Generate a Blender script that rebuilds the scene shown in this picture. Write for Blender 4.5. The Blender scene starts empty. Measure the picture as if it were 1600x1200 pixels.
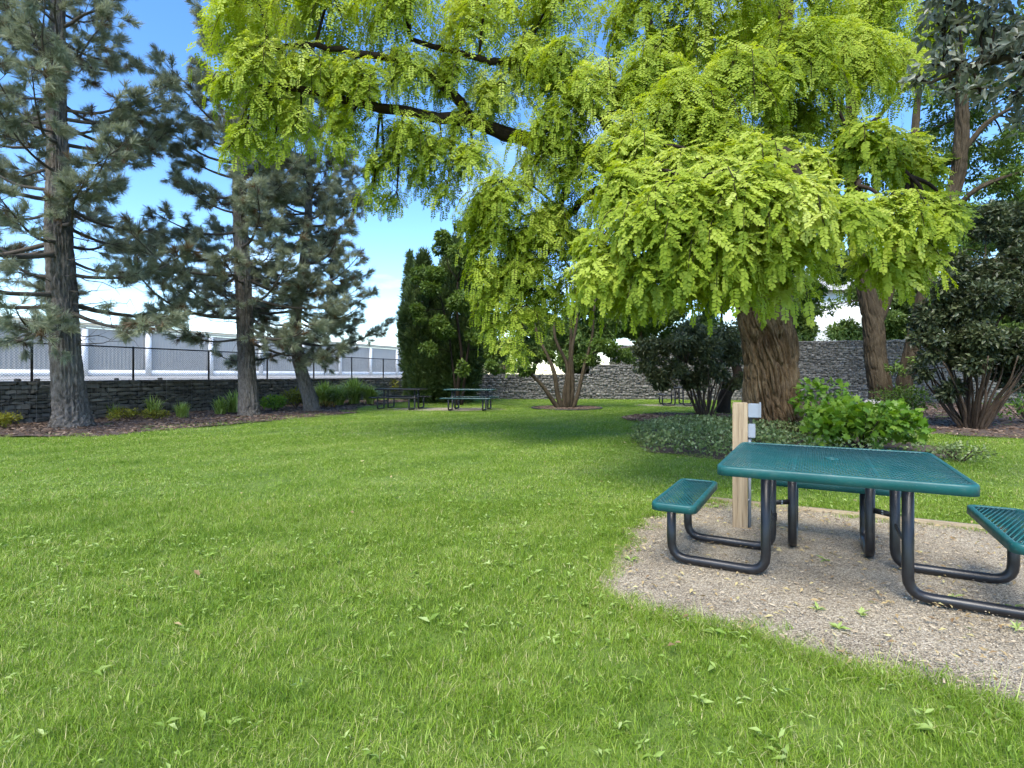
import bpy, bmesh, math, random
import numpy as np
from mathutils import Vector, Matrix

random.seed(7)
RNG = np.random.default_rng(11)
scene = bpy.context.scene
COL = scene.collection
R = math.radians

# ------------------------------------------------------------------ camera, sky, sun, exposure
F, H, HY = 843.0, 1.31, 585.0            # focal length in photo pixels, eye height, horizon row of the photo
cam = bpy.data.objects.new('camera', bpy.data.cameras.new('camera'))
COL.objects.link(cam)
cam.location = (0, 0, H)
cam.rotation_euler = (R(90), 0, 0)
cam.data.sensor_width = 36
cam.data.lens = F / 1600 * 36
cam.data.shift_y = -(600 - HY) / 1600
cam.data.clip_start = 0.05
cam.data.clip_end = 3000
scene.camera = cam

SUN_EL, SUN_AZ = R(54), math.atan2(-0.33, -0.94)      # azimuth measured from +Y towards +X
SUN_DIR = Vector((math.sin(SUN_AZ) * math.cos(SUN_EL), math.cos(SUN_AZ) * math.cos(SUN_EL), math.sin(SUN_EL)))
world = bpy.data.worlds.new('World'); scene.world = world; world.use_nodes = True
nt = world.node_tree; nt.nodes.clear()
def N(nt, t, **kw):
    n = nt.nodes.new(t)
    for k, v in kw.items():
        if k == 'inp':
            for a, b in v.items(): n.inputs[a].default_value = b
        else: setattr(n, k, v)
    return n
sky = N(nt, 'ShaderNodeTexSky', sky_type='NISHITA', sun_disc=False)
sky.sun_elevation = SUN_EL; sky.sun_rotation = SUN_AZ % (2 * math.pi)
sky.air_density = 1.0; sky.dust_density = 0.35; sky.ozone_density = 2.2; sky.altitude = 300
tc = N(nt, 'ShaderNodeTexCoord')
sep = N(nt, 'ShaderNodeSeparateXYZ'); nt.links.new(tc.outputs['Generated'], sep.inputs[0])
zc = N(nt, 'ShaderNodeMath', operation='MAXIMUM'); zc.inputs[1].default_value = 0.0; nt.links.new(sep.outputs[2], zc.inputs[0])
zz = N(nt, 'ShaderNodeMath', operation='ADD'); zz.inputs[1].default_value = 0.15; nt.links.new(zc.outputs[0], zz.inputs[0])
cx_ = N(nt, 'ShaderNodeMath', operation='DIVIDE'); nt.links.new(sep.outputs[0], cx_.inputs[0]); nt.links.new(zz.outputs[0], cx_.inputs[1])
cy_ = N(nt, 'ShaderNodeMath', operation='DIVIDE'); nt.links.new(sep.outputs[1], cy_.inputs[0]); nt.links.new(zz.outputs[0], cy_.inputs[1])
comb = N(nt, 'ShaderNodeCombineXYZ'); nt.links.new(cx_.outputs[0], comb.inputs[0]); nt.links.new(cy_.outputs[0], comb.inputs[1])
cn = N(nt, 'ShaderNodeTexNoise', inp={'Scale': 0.9, 'Detail': 6.0, 'Roughness': 0.55}); nt.links.new(comb.outputs[0], cn.inputs['Vector'])
cr = N(nt, 'ShaderNodeValToRGB'); cr.color_ramp.elements[0].position = 0.54; cr.color_ramp.elements[1].position = 0.85
cr.color_ramp.elements[1].color = (0.45, 0.45, 0.45, 1)
nt.links.new(cn.outputs['Fac'], cr.inputs[0])
hs = N(nt, 'ShaderNodeHueSaturation', inp={'Saturation': 1.24, 'Value': .88, 'Hue': .504}); nt.links.new(sky.outputs[0], hs.inputs['Color'])
mx = N(nt, 'ShaderNodeMixRGB'); mx.inputs[2].default_value = (8.4, 8.6, 9.2, 1)
nt.links.new(cr.outputs[0], mx.inputs[0]); nt.links.new(hs.outputs[0], mx.inputs[1])
bg = N(nt, 'ShaderNodeBackground'); bg.inputs['Strength'].default_value = 0.132
nt.links.new(mx.outputs[0], bg.inputs[0])
wo = N(nt, 'ShaderNodeOutputWorld'); nt.links.new(bg.outputs[0], wo.inputs[0])

sun = bpy.data.objects.new('sun', bpy.data.lights.new('sun', 'SUN'))
COL.objects.link(sun)
sun.data.energy = 2.1; sun.data.angle = R(30); sun.data.color = (1.0, 0.94, 0.83)
sun.rotation_euler = SUN_DIR.to_track_quat('Z', 'Y').to_euler()
vs = scene.view_settings
vs.view_transform = 'Standard'; vs.look = 'None'; vs.gamma = 1.0; vs.use_curve_mapping = False
vs.exposure = 1.72
scene.render.engine = 'CYCLES'
cy = scene.cycles
cy.use_denoising = True
cy.max_bounces = 5; cy.diffuse_bounces = 3; cy.glossy_bounces = 1; cy.transmission_bounces = 3; cy.transparent_max_bounces = 4
cy.use_adaptive_sampling = True; cy.adaptive_threshold = 0.05
cy.sample_clamp_indirect = 6.0

def W(px, py, d):                         # a photo pixel at a distance d -> a point in the place
    return np.array([(px - 800) / F * d, d, H - (py - HY) / F * d])

# ------------------------------------------------------------------ helpers
def setp(o, label=None, cat=None, group=None, kind=None):
    if label: o['label'] = label
    if cat: o['category'] = cat
    if group: o['group'] = group
    if kind: o['kind'] = kind
    return o
def empty(name, loc, label, cat, group=None, rz=0.0):
    o = bpy.data.objects.new(name, None); COL.objects.link(o)
    o.location = loc; o.rotation_euler = (0, 0, rz); o.empty_display_size = 0.2
    return setp(o, label, cat, group)
def link(name, me, parent=None, mat=None, world=False):
    o = bpy.data.objects.new(name, me); COL.objects.link(o)
    if mat and not me.materials: me.materials.append(mat)
    if parent:
        o.parent = parent
        if world:      # mesh is in place coordinates, the parent sits at its base
            o.matrix_parent_inverse = Matrix.LocRotScale(parent.location, parent.rotation_euler, None).inverted()
    return o
class MB:
    """collects vertices and faces, builds one mesh"""
    def __init__(s): s.v = []; s.f = {}; s.n = 0; s.t = []
    def add(s, V, *faces, tint=None):
        V = np.asarray(V, float).reshape(-1, 3)
        for f in faces:
            f = np.asarray(f, np.int64)
            if f.size: s.f.setdefault(f.shape[1], []).append(f + s.n)
        s.v.append(V); s.n += len(V)
        s.t.append(np.full(len(V), 0.5) if tint is None else np.broadcast_to(np.asarray(tint, float), (len(V),)))
    def box(s, c, size, rot=None, tint=None):
        c = np.asarray(c, float); h = np.asarray(size, float) / 2
        P = np.array([[x, y, z] for z in (-1, 1) for y in (-1, 1) for x in (-1, 1)], float) * h
        if rot is not None: P = P @ np.asarray(rot, float).T
        s.add(P + c, [[0, 2, 3, 1], [4, 5, 7, 6], [0, 1, 5, 4], [2, 6, 7, 3], [0, 4, 6, 2], [1, 3, 7, 5]], tint=tint)
    def tube(s, pts, rad, sides=8, cap=True, tint=None):
        P = np.asarray(pts, float); n = len(P)
        rad = np.broadcast_to(np.asarray(rad, float), (n,))
        T = np.gradient(P, axis=0); T /= np.linalg.norm(T, axis=1, keepdims=True) + 1e-9
        up = np.array([0, 0, 1.0]) if abs(T[0][2]) < 0.9 else np.array([1.0, 0, 0])
        A = np.cross(T[0], up); A /= np.linalg.norm(A)
        V = np.empty((n, sides, 3)); an = np.arange(sides) * 2 * math.pi / sides
        for i in range(n):
            A = A - T[i] * (A @ T[i]); A /= np.linalg.norm(A) + 1e-9
            B = np.cross(T[i], A)
            V[i] = P[i] + rad[i] * (np.cos(an)[:, None] * A + np.sin(an)[:, None] * B)
        i = np.arange(n - 1)[:, None] * sides; j = np.arange(sides)[None]; k = (j + 1) % sides
        q = np.stack([i + j, i + k, i + sides + k, i + sides + j], -1).reshape(-1, 4)
        fs = [q]
        if cap: fs += [np.arange(sides)[None, ::-1], (np.arange(sides) + (n - 1) * sides)[None]]
        s.add(V.reshape(-1, 3), *fs, tint=tint)
    def stamp(s, Tv, Tf, pos, rot, scale, tint=None, tmpl_t=None):
        """copies of a template: pos (n,3) rot (n,3,3) scale (n,) or (n,3)"""
        n, k = len(pos), len(Tv)
        if n == 0: return
        scale = np.asarray(scale, float); scale = scale[:, None] if scale.ndim == 1 else scale
        L = Tv[None] * scale[:, None, :]
        V = np.einsum('nij,nkj->nki', rot, L) + np.asarray(pos)[:, None]
        F_ = (np.asarray(Tf)[None] + (np.arange(n) * k)[:, None, None]).reshape(-1, np.asarray(Tf).shape[1])
        t = np.full((n, k), 0.5) if tint is None else np.repeat(np.asarray(tint, float)[:, None], k, 1)
        if tmpl_t is not None: t = t + tmpl_t[None]
        s.add(V.reshape(-1, 3), F_, tint=t.reshape(-1))
    def mesh(s, name, smooth=False):
        me = bpy.data.meshes.new(name)
        V = np.concatenate(s.v); me.vertices.add(len(V)); me.vertices.foreach_set('co', V.astype(np.float32).ravel())
        loops, tot = [], []
        for k, fl in s.f.items():
            f = np.concatenate(fl); loops.append(f.ravel()); tot.append(np.full(len(f), k))
        loops = np.concatenate(loops).astype(np.int32); tot = np.concatenate(tot).astype(np.int32)
        st = np.concatenate([[0], np.cumsum(tot)[:-1]]).astype(np.int32)
        me.loops.add(len(loops)); me.loops.foreach_set('vertex_index', loops)
        me.polygons.add(len(tot)); me.polygons.foreach_set('loop_start', st)
        if smooth: me.polygons.foreach_set('use_smooth', np.ones(len(tot), bool))
        a = me.attributes.new('tint', 'FLOAT', 'POINT'); a.data.foreach_set('value', np.concatenate(s.t).astype(np.float32))
        me.update(calc_edges=True); me.validate()
        return me
    def obj(s, name, mat, parent=None, smooth=False, world=True):
        return link(name, s.mesh(name, smooth), parent, mat, world)

def vnoise(P, seed=0):
    P = np.asarray(P, float); i = np.floor(P).astype(np.int64); f = P - i; f = f * f * (3 - 2 * f)
    def h(a, b, c):
        n = (a * 374761393 + b * 668265263 + c * 2147483647 + seed * 974711) & 0xffffffff
        n = ((n ^ (n >> 13)) * 1274126177) & 0xffffffff
        return ((n ^ (n >> 16)) & 0xffff) / 65535.0
    x, y, z = i[..., 0], i[..., 1], i[..., 2]; r = 0
    for dx in (0, 1):
        for dy in (0, 1):
            for dz in (0, 1):
                w = (f[..., 0] if dx else 1 - f[..., 0]) * (f[..., 1] if dy else 1 - f[..., 1]) * (f[..., 2] if dz else 1 - f[..., 2])
                r = r + w * h(x + dx, y + dy, z + dz)
    return r
def unit(v): return v / (np.linalg.norm(v, axis=-1, keepdims=True) + 1e-9)
def frames(X, Z):
    """rotation matrices with local x along X and local z near Z"""
    X = unit(X); Y = unit(np.cross(Z, X)); Z2 = np.cross(X, Y)
    return np.stack([X, Y, Z2], -1)
def rand_dirs(n): return unit(RNG.normal(size=(n, 3)))
def spline(pts, n):
    P = np.asarray(pts, float); m = len(P)
    Q = np.vstack([2 * P[0] - P[1], P, 2 * P[-1] - P[-2]])
    t = np.linspace(0, m - 1, n); i = np.minimum(t.astype(int), m - 2); u = (t - i)[:, None]
    a, b, c, d = Q[i], Q[i + 1], Q[i + 2], Q[i + 3]
    return 0.5 * (2 * b + (c - a) * u + (2 * a - 5 * b + 4 * c - d) * u ** 2 + (-a + 3 * b - 3 * c + d) * u ** 3)
def in_poly(P, poly):
    x, y = P[:, 0], P[:, 1]; poly = np.asarray(poly); r = np.zeros(len(P), bool)
    for (x0, y0), (x1, y1) in zip(poly, np.roll(poly, -1, 0)):
        c = (y0 > y) != (y1 > y)
        r ^= c & (x < (x1 - x0) * (y - y0) / (y1 - y0 + 1e-12) + x0)
    return r

# ------------------------------------------------------------------ materials
def new_mat(name):
    m = bpy.data.materials.new(name); m.use_nodes = True; t = m.node_tree; t.nodes.clear()
    out = N(t, 'ShaderNodeOutputMaterial'); b = N(t, 'ShaderNodeBsdfPrincipled'); t.links.new(b.outputs[0], out.inputs[0])
    return m, t, b, out
def ramp(t, src, stops):
    r = N(t, 'ShaderNodeValToRGB'); e = r.color_ramp.elements
    e[0].position, e[0].color = stops[0][0], (*stops[0][1], 1)
    e[1].position, e[1].color = stops[-1][0], (*stops[-1][1], 1)
    for p, c in stops[1:-1]:
        k = e.new(p); k.color = (*c, 1)
    t.links.new(src, r.inputs[0]); return r.outputs[0]
def noise(t, scale, detail=4, rough=0.6, coord='Object', stretch=None, out='Fac'):
    tc = N(t, 'ShaderNodeTexCoord') if coord != 'World' else N(t, 'ShaderNodeNewGeometry')
    src = tc.outputs['Position' if coord == 'World' else coord]
    if stretch:
        mp = N(t, 'ShaderNodeMapping'); mp.inputs['Scale'].default_value = stretch; t.links.new(src, mp.inputs[0]); src = mp.outputs[0]
    n = N(t, 'ShaderNodeTexNoise', inp={'Scale': scale, 'Detail': detail, 'Roughness': rough}); t.links.new(src, n.inputs['Vector'])
    return n.outputs[out]
def bump(t, b, h, dist=0.01, strength=0.6):
    k = N(t, 'ShaderNodeBump', inp={'Strength': strength, 'Distance': dist}); t.links.new(h, k.inputs['Height']); t.links.new(k.outputs[0], b.inputs['Normal'])
def mixf(t, a, bb, w):
    m = N(t, 'ShaderNodeMath', operation='MULTIPLY_ADD'); m.inputs[1].default_value = w; t.links.new(a, m.inputs[0]); t.links.new(bb, m.inputs[2]); return m.outputs[0]
def solid(name, stops, scale=6, rough=0.6, metal=0.0, bumpd=0.0, bscale=40, coat=0.0, coord='Object', stretch=None, spec=0.5):
    m, t, b, o = new_mat(name)
    t.links.new(ramp(t, noise(t, scale, 5, 0.6, coord, stretch), stops), b.inputs['Base Color'])
    b.inputs['Roughness'].default_value = rough; b.inputs['Metallic'].default_value = metal
    b.inputs['Coat Weight'].default_value = coat; b.inputs['Specular IOR Level'].default_value = spec
    if bumpd: bump(t, b, noise(t, bscale, 4, 0.6, coord, stretch), bumpd)
    return m
def foliage(name, stops, trans=0.35, rough=0.55, spec=0.3, wscale=0.5, wamt=0.35, tboost=1.25, inst=False):
    """leaf: colour from the per-leaf tint and a broad drift through the crown; light passes through"""
    m, t, b, o = new_mat(name)
    at = N(t, 'ShaderNodeAttribute', attribute_name='tint')
    nz = noise(t, wscale, 3, 0.5, 'World')
    c = N(t, 'ShaderNodeMath', operation='SUBTRACT'); t.links.new(nz, c.inputs[0]); c.inputs[1].default_value = 0.5
    src = at.outputs['Fac']
    if inst:
        ai = N(t, 'ShaderNodeAttribute', attribute_name='leaf_tint', attribute_type='INSTANCER'); sb = N(t, 'ShaderNodeMath', operation='ADD'); t.links.new(at.outputs['Fac'], sb.inputs[0]); t.links.new(ai.outputs['Fac'], sb.inputs[1]); src = sb.outputs[0]
    f = mixf(t, c.outputs[0], src, wamt * 2)
    col = ramp(t, f, stops)
    t.links.new(col, b.inputs['Base Color'])
    b.inputs['Roughness'].default_value = rough; b.inputs['Specular IOR Level'].default_value = spec
    tr = N(t, 'ShaderNodeBsdfTranslucent'); hsv = N(t, 'ShaderNodeHueSaturation', inp={'Saturation': 1.1, 'Value': tboost, 'Hue': 0.49})
    t.links.new(col, hsv.inputs['Color']); t.links.new(hsv.outputs[0], tr.inputs['Color'])
    mx = N(t, 'ShaderNodeMixShader'); mx.inputs[0].default_value = trans
    t.links.new(b.outputs[0], mx.inputs[1]); t.links.new(tr.outputs[0], mx.inputs[2]); t.links.new(mx.outputs[0], o.inputs[0])
    return m
M = {}
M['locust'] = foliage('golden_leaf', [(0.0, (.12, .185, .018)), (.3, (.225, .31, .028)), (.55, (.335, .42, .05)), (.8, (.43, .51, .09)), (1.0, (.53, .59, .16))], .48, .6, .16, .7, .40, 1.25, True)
M['needle'] = foliage('pine_needle', [(0.0, (.13, .15, .10)), (.5, (.245, .275, .18)), (1.0, (.43, .455, .31))], .32, .5, .3, .6, .3, 1.1, True)
M['dry_needle'] = foliage('dry_needle', [(0.0, (.09, .055, .03)), (1.0, (.19, .12, .06))], .15, .6, .3, inst=True)
M['dark_leaf'] = foliage('dark_shrub_leaf', [(0.0, (.02, .03, .014)), (.5, (.055, .075, .032)), (1.0, (.14, .16, .075))], .22, .42, .45, .9, .3)
M['olive_leaf'] = foliage('olive_shrub_leaf', [(0.0, (.026, .038, .018)), (.5, (.08, .10, .04)), (1.0, (.20, .215, .095))], .25, .42, .45, .9, .3)
M['green_leaf'] = foliage('green_leaf', [(0.0, (.04, .072, .014)), (.5, (.095, .16, .026)), (1.0, (.20, .29, .055))], .35, .5, .35, .7, .3)
M['far_leaf'] = foliage('far_leaf', [(0.0, (.04, .075, .02)), (.5, (.10, .16, .035)), (1.0, (.20, .28, .07))], .35, .55, .3, .4, .3)
M['cypress'] = foliage('cypress_leaf', [(0.0, (.026, .05, .017)), (.5, (.07, .112, .03)), (1.0, (.155, .21, .055))], .2, .55, .3, .6, .35)
M['grey_leaf'] = foliage('grey_leaf', [(0.0, (.06, .07, .045)), (.5, (.16, .18, .13)), (1.0, (.40, .42, .35))], .25, .4, .5, 1.2, .3)
M['hydrangea'] = foliage('broad_green_leaf', [(0.0, (.05, .11, .012)), (.5, (.13, .26, .025)), (1.0, (.30, .44, .06))], .38, .45, .4, 1.4, .3)
M['cover'] = foliage('ground_cover_leaf', [(0.0, (.05, .085, .02)), (.5, (.15, .21, .06)), (1.0, (.40, .45, .22))], .25, .5, .35, 1.5, .3)
M['yellow_shrub'] = foliage('yellow_shrub_leaf', [(0.0, (.07, .09, .012)), (.5, (.19, .20, .02)), (1.0, (.36, .34, .05))], .3, .55, .3, 1.5, .25)
M['blade'] = foliage('ornamental_blade', [(0.0, (.12, .18, .03)), (.5, (.28, .38, .07)), (1.0, (.52, .60, .20))], .35, .5, .35, 1.0, .25)
M['orange_plant'] = foliage('orange_plant_leaf', [(0.0, (.12, .07, .012)), (.5, (.28, .17, .025)), (1.0, (.38, .30, .06))], .3, .55, .3)
M['dry_leaf'] = foliage('fallen_leaf', [(0.0, (.22, .14, .07)), (.5, (.45, .34, .17)), (1.0, (.56, .52, .24))], .25, .6, .3, 3, .2)
M['weed'] = foliage('weed_leaf', [(0.0, (.14, .24, .03)), (.5, (.26, .38, .07)), (1.0, (.46, .56, .22))], .35, .5, .35, 1.5, .25)

def grass_mat():
    m, t, b, o = new_mat('grass')
    at = N(t, 'ShaderNodeAttribute', attribute_name='tint')
    n1 = noise(t, 0.8, 5, 0.65, 'World', (.55, 1.3, 1)); n2 = noise(t, 7.0, 4, 0.7, 'World')
    s1 = N(t, 'ShaderNodeMath', operation='ADD'); t.links.new(n1, s1.inputs[0]); t.links.new(n2, s1.inputs[1])
    s2 = N(t, 'ShaderNodeMath', operation='SUBTRACT'); t.links.new(s1.outputs[0], s2.inputs[0]); s2.inputs[1].default_value = 1.0
    gp = N(t, 'ShaderNodeNewGeometry'); dt = N(t, 'ShaderNodeVectorMath', operation='DOT_PRODUCT'); dt.inputs[1].default_value = (-.78 * 5.2, .62 * 5.2, 0); t.links.new(gp.outputs['Position'], dt.inputs[0])
    sn = N(t, 'ShaderNodeMath', operation='SINE'); t.links.new(dt.outputs['Value'], sn.inputs[0])     # mowing stripes about 1.2 m apart
    s3 = N(t, 'ShaderNodeMath', operation='MULTIPLY_ADD'); s3.inputs[1].default_value = .07; t.links.new(sn.outputs[0], s3.inputs[0]); t.links.new(s2.outputs[0], s3.inputs[2]); s2 = s3
    f = mixf(t, s2.outputs[0], at.outputs['Fac'], 0.95)
    col = ramp(t, f, [(0.0, (.085, .17, .011)), (.4, (.192, .315, .022)), (.7, (.285, .40, .045)), (.93, (.455, .525, .145)), (1.0, (.56, .52, .24))])
    t.links.new(col, b.inputs['Base Color']); b.inputs['Roughness'].default_value = 0.45; b.inputs['Specular IOR Level'].default_value = 0.35
    tr = N(t, 'ShaderNodeBsdfTranslucent'); t.links.new(col, tr.inputs['Color'])
    mx = N(t, 'ShaderNodeMixShader'); mx.inputs[0].default_value = 0.35
    t.links.new(b.outputs[0], mx.inputs[1]); t.links.new(tr.outputs[0], mx.inputs[2]); t.links.new(mx.outputs[0], o.inputs[0])
    return m
M['grass'] = grass_mat()
M['soil'] = solid('lawn_soil', [(.3, (.075, .125, .014)), (.7, (.125, .19, .024))], 3, .95, bumpd=.02, bscale=30, coord='World')
M['terrace'] = solid('terrace_gravel', [(.3, (.24, .23, .21)), (.7, (.40, .39, .36))], 2.5, .95, bumpd=.02, bscale=20, coord='World')
M['mulch'] = solid('mulch_ground', [(.3, (.03, .02, .014)), (.5, (.075, .05, .035)), (.75, (.16, .115, .085))], 22, .95, bumpd=.03, bscale=30, coord='World')
M['straw'] = foliage('straw_chip', [(0.0, (.13, .09, .05)), (.5, (.32, .24, .15)), (1.0, (.52, .43, .30))], .1, .8, .2, 2, .2)
M['chip'] = foliage('bark_chip', [(0.0, (.035, .022, .015)), (.5, (.11, .07, .048)), (1.0, (.30, .22, .165))], .0, .85, .2, 2, .2)
def gravel_mat():
    m, t, b, o = new_mat('gravel')
    v = N(t, 'ShaderNodeTexVoronoi', inp={'Scale': 150.0}); g = N(t, 'ShaderNodeNewGeometry'); t.links.new(g.outputs['Position'], v.inputs['Vector'])
    sv = N(t, 'ShaderNodeSeparateColor'); t.links.new(v.outputs['Color'], sv.inputs[0])
    big = noise(t, 1.6, 5, .65, 'World')
    s = N(t, 'ShaderNodeMath', operation='SUBTRACT'); t.links.new(big, s.inputs[0]); s.inputs[1].default_value = .5
    f = mixf(t, s.outputs[0], sv.outputs[0], .9)
    t.links.new(ramp(t, f, [(0, (.115, .09, .06)), (.4, (.29, .238, .162)), (.75, (.41, .348, .25)), (1, (.58, .50, .37))]), b.inputs['Base Color'])
    b.inputs['Roughness'].default_value = .95
    bump(t, b, v.outputs['Distance'], .012, .8)
    return m
M['gravel'] = gravel_mat()
M['pebble'] = foliage('pebble', [(0.0, (.115, .09, .06)), (.5, (.32, .262, .178)), (1.0, (.58, .50, .37))], .0, .85, .3, 1.6, .3)
M['stone_l'] = foliage('gabion_stone', [(0.0, (.06, .055, .045)), (.5, (.14, .128, .107)), (1.0, (.27, .245, .205))], .0, .85, .3, 1.2, .3)
M['stone_b'] = foliage('gabion_stone_pale', [(0.0, (.075, .072, .064)), (.5, (.165, .157, .14)), (1.0, (.31, .295, .265))], .0, .85, .3, .8, .25)
M['core'] = solid('gabion_core', [(.3, (.012, .011, .010)), (.7, (.03, .028, .025))], 8, .95)
M['wire'] = solid('wire', [(.3, (.16, .16, .16)), (.7, (.25, .25, .25))], 8, .45, .8)
M['fence'] = solid('black_fence_paint', [(.3, (.010, .010, .011)), (.7, (.018, .018, .019))], 8, .4)
M['link'] = solid('chain_link_wire', [(.3, (.045, .047, .05)), (.7, (.075, .078, .082))], 8, .45)
def bark(name, stops, scale, stretch, bd, rough=.9):
    m, t, b, o = new_mat(name)
    n1 = noise(t, scale * 1.8, 10, .8, 'Object', stretch); n2 = noise(t, .9, 3, .5, 'Object')
    s = N(t, 'ShaderNodeMath', operation='SUBTRACT'); t.links.new(n2, s.inputs[0]); s.inputs[1].default_value = .5
    f = mixf(t, s.outputs[0], n1, .5)
    t.links.new(ramp(t, f, stops), b.inputs['Base Color']); b.inputs['Roughness'].default_value = rough; b.inputs['Specular IOR Level'].default_value = .2
    bump(t, b, noise(t, scale * 3.5, 8, .75, 'Object', stretch), bd * 1.8, 1.0)
    return m
M['locust_bark'] = bark('furrowed_bark', [(.30, (.038, .024, .014)), (.44, (.115, .075, .042)), (.56, (.22, .148, .084)), (.72, (.38, .285, .18))], 7, (1, 1, .22), .02)
M['limb_bark'] = bark('limb_bark', [(.3, (.016, .011, .008)), (.7, (.045, .032, .022))], 9, (1, 1, .4), .01)
M['pine_bark'] = bark('pine_bark', [(.30, (.042, .036, .031)), (.44, (.11, .097, .084)), (.56, (.19, .17, .15)), (.74, (.30, .275, .245))], 9, (1, 1, .35), .02)
M['twig'] = bark('pine_twig', [(.3, (.05, .042, .035)), (.7, (.125, .108, .09))], 9, (1, 1, 1), .004)
M['brown_bark'] = bark('brown_bark', [(.28, (.022, .017, .011)), (.5, (.06, .046, .029)), (.75, (.125, .098, .063))], 8, (1, 1, .2), .015)
M['stem'] = bark('shrub_stem', [(.3, (.035, .025, .018)), (.7, (.11, .08, .058))], 9, (1, 1, .4), .006)
def worn_coat():
    m, t, b, o = new_mat('teal_coating')
    base = ramp(t, noise(t, 4, 5, .6), [(.3, (.003, .070, .070)), (.7, (.008, .098, .096))])
    dust = ramp(t, noise(t, 9, 8, .7), [(.5, (0, 0, 0)), (.8, (.28, .28, .28))]); spot = ramp(t, noise(t, 55, 3, .5), [(.66, (0, 0, 0)), (.74, (.6, .6, .6))])
    ad = N(t, 'ShaderNodeMixRGB', blend_type='ADD'); ad.inputs[0].default_value = 1; t.links.new(dust, ad.inputs[1]); t.links.new(spot, ad.inputs[2])
    mx = N(t, 'ShaderNodeMixRGB'); mx.inputs[2].default_value = (.16, .19, .17, 1); t.links.new(ad.outputs[0], mx.inputs[0]); t.links.new(base, mx.inputs[1]); t.links.new(mx.outputs[0], b.inputs['Base Color'])
    t.links.new(ramp(t, noise(t, 14, 6, .7), [(.3, (.36, .36, .36)), (.7, (.62, .62, .62))]), b.inputs['Roughness'])
    bump(t, b, noise(t, 70, 4, .6), .0012); return m
M['teal'] = worn_coat()
M['teal_dark'] = solid('dark_teal_coating', [(.3, (.004, .035, .036)), (.7, (.007, .055, .055))], 5, .38, coat=.2)
M['tube'] = solid('black_tube', [(.3, (.010, .010, .012)), (.62, (.017, .017, .019)), (.8, (.05, .045, .04))], 14, .36, bumpd=.0006, bscale=90)
M['wood'] = solid('post_wood', [(.32, (.19, .135, .08)), (.45, (.31, .23, .14)), (.6, (.39, .30, .19)), (.72, (.45, .36, .24))], 9, .8, bumpd=.005, bscale=30, stretch=(7, 7, .3))
M['timber'] = solid('edging_timber', [(.3, (.20, .155, .095)), (.7, (.34, .275, .18))], 9, .8, bumpd=.003, bscale=30, stretch=(.4, 6, 6))
M['grey_box'] = solid('grey_plastic', [(.3, (.22, .25, .285)), (.7, (.27, .30, .335))], 4, .45)
M['panel'] = solid('grey_cladding', [(.3, (.34, .325, .30)), (.7, (.385, .37, .34))], .3, .55)
M['white'] = solid('white_paint', [(.3, (.74, .74, .74)), (.7, (.82, .82, .82))], 2, .55)
M['glass'] = solid('teal_glass', [(.3, (.10, .34, .38)), (.7, (.16, .46, .50))], 1, .15)
M['blind'] = solid('window_blind', [(.3, (.42, .44, .38)), (.7, (.52, .54, .46))], 2, .6)
M['boulder'] = solid('pale_boulder', [(.3, (.30, .28, .24)), (.7, (.50, .47, .41))], 6, .9, bumpd=.02, bscale=14)
M['plastic_edge'] = solid('black_edging', [(.3, (.012, .012, .012)), (.7, (.02, .02, .02))], 5, .6)

# ------------------------------------------------------------------ ground
def sheet(name, poly, z, mat, kind='structure', cells=None, relief=0.0, seed=0):
    """a polygon laid on the ground, gridded with soft relief when cells is given"""
    bm = bmesh.new()
    vs_ = [bm.verts.new((x, y, 0)) for x, y in poly]
    bm.faces.new(vs_)
    if cells:
        poly = np.asarray(poly); lo, hi = poly.min(0), poly.max(0)
        for ax in (0, 1):
            k = lo[ax] + cells
            while k < hi[ax]:
                co = [0, 0, 0]; no = [0, 0, 0]; co[ax] = k; no[ax] = 1
                bmesh.ops.bisect_plane(bm, geom=bm.verts[:] + bm.edges[:] + bm.faces[:], plane_co=co, plane_no=no); k += cells
        bmesh.ops.triangulate(bm, faces=bm.faces[:])
    me = bpy.data.meshes.new(name); bm.normal_update()
    if bm.faces and sum(f.normal.z for f in bm.faces) < 0: bmesh.ops.reverse_faces(bm, faces=bm.faces[:])
    bm.to_mesh(me); bm.free()
    co = np.empty(len(me.vertices) * 3, np.float32); me.vertices.foreach_get('co', co); co = co.reshape(-1, 3)
    co[:, 2] = z + (relief * (vnoise(np.c_[co[:, :2] * 1.7, np.full(len(co), seed)]) - .3) + .4 * relief * (vnoise(np.c_[co[:, :2] * 7, np.full(len(co), seed + 5)]) - .5) if relief else 0)
    me.vertices.foreach_set('co', co.ravel())
    if relief: me.polygons.foreach_set('use_smooth', np.ones(len(me.polygons), bool))
    me.update()
    return setp(link(name, me, None, mat), kind=kind)
def wobble(poly, n, amp, seed):
    P = spline(list(poly) + [poly[0]], n)[:-1] if len(poly[0]) == 3 else spline([(x, y, 0) for x, y in list(poly) + [poly[0]]], n)[:-1]
    P[:, :2] += amp * (np.stack([vnoise(np.c_[P[:, :2] * 2.3, np.full(len(P), seed)]), vnoise(np.c_[P[:, :2] * 2.3, np.full(len(P), seed + 9)])], -1) - .5) * 2
    return P[:, :2]
def G(px, py): d = H * F / (py - HY); return ((px - 800) / F * d, d)

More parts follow.
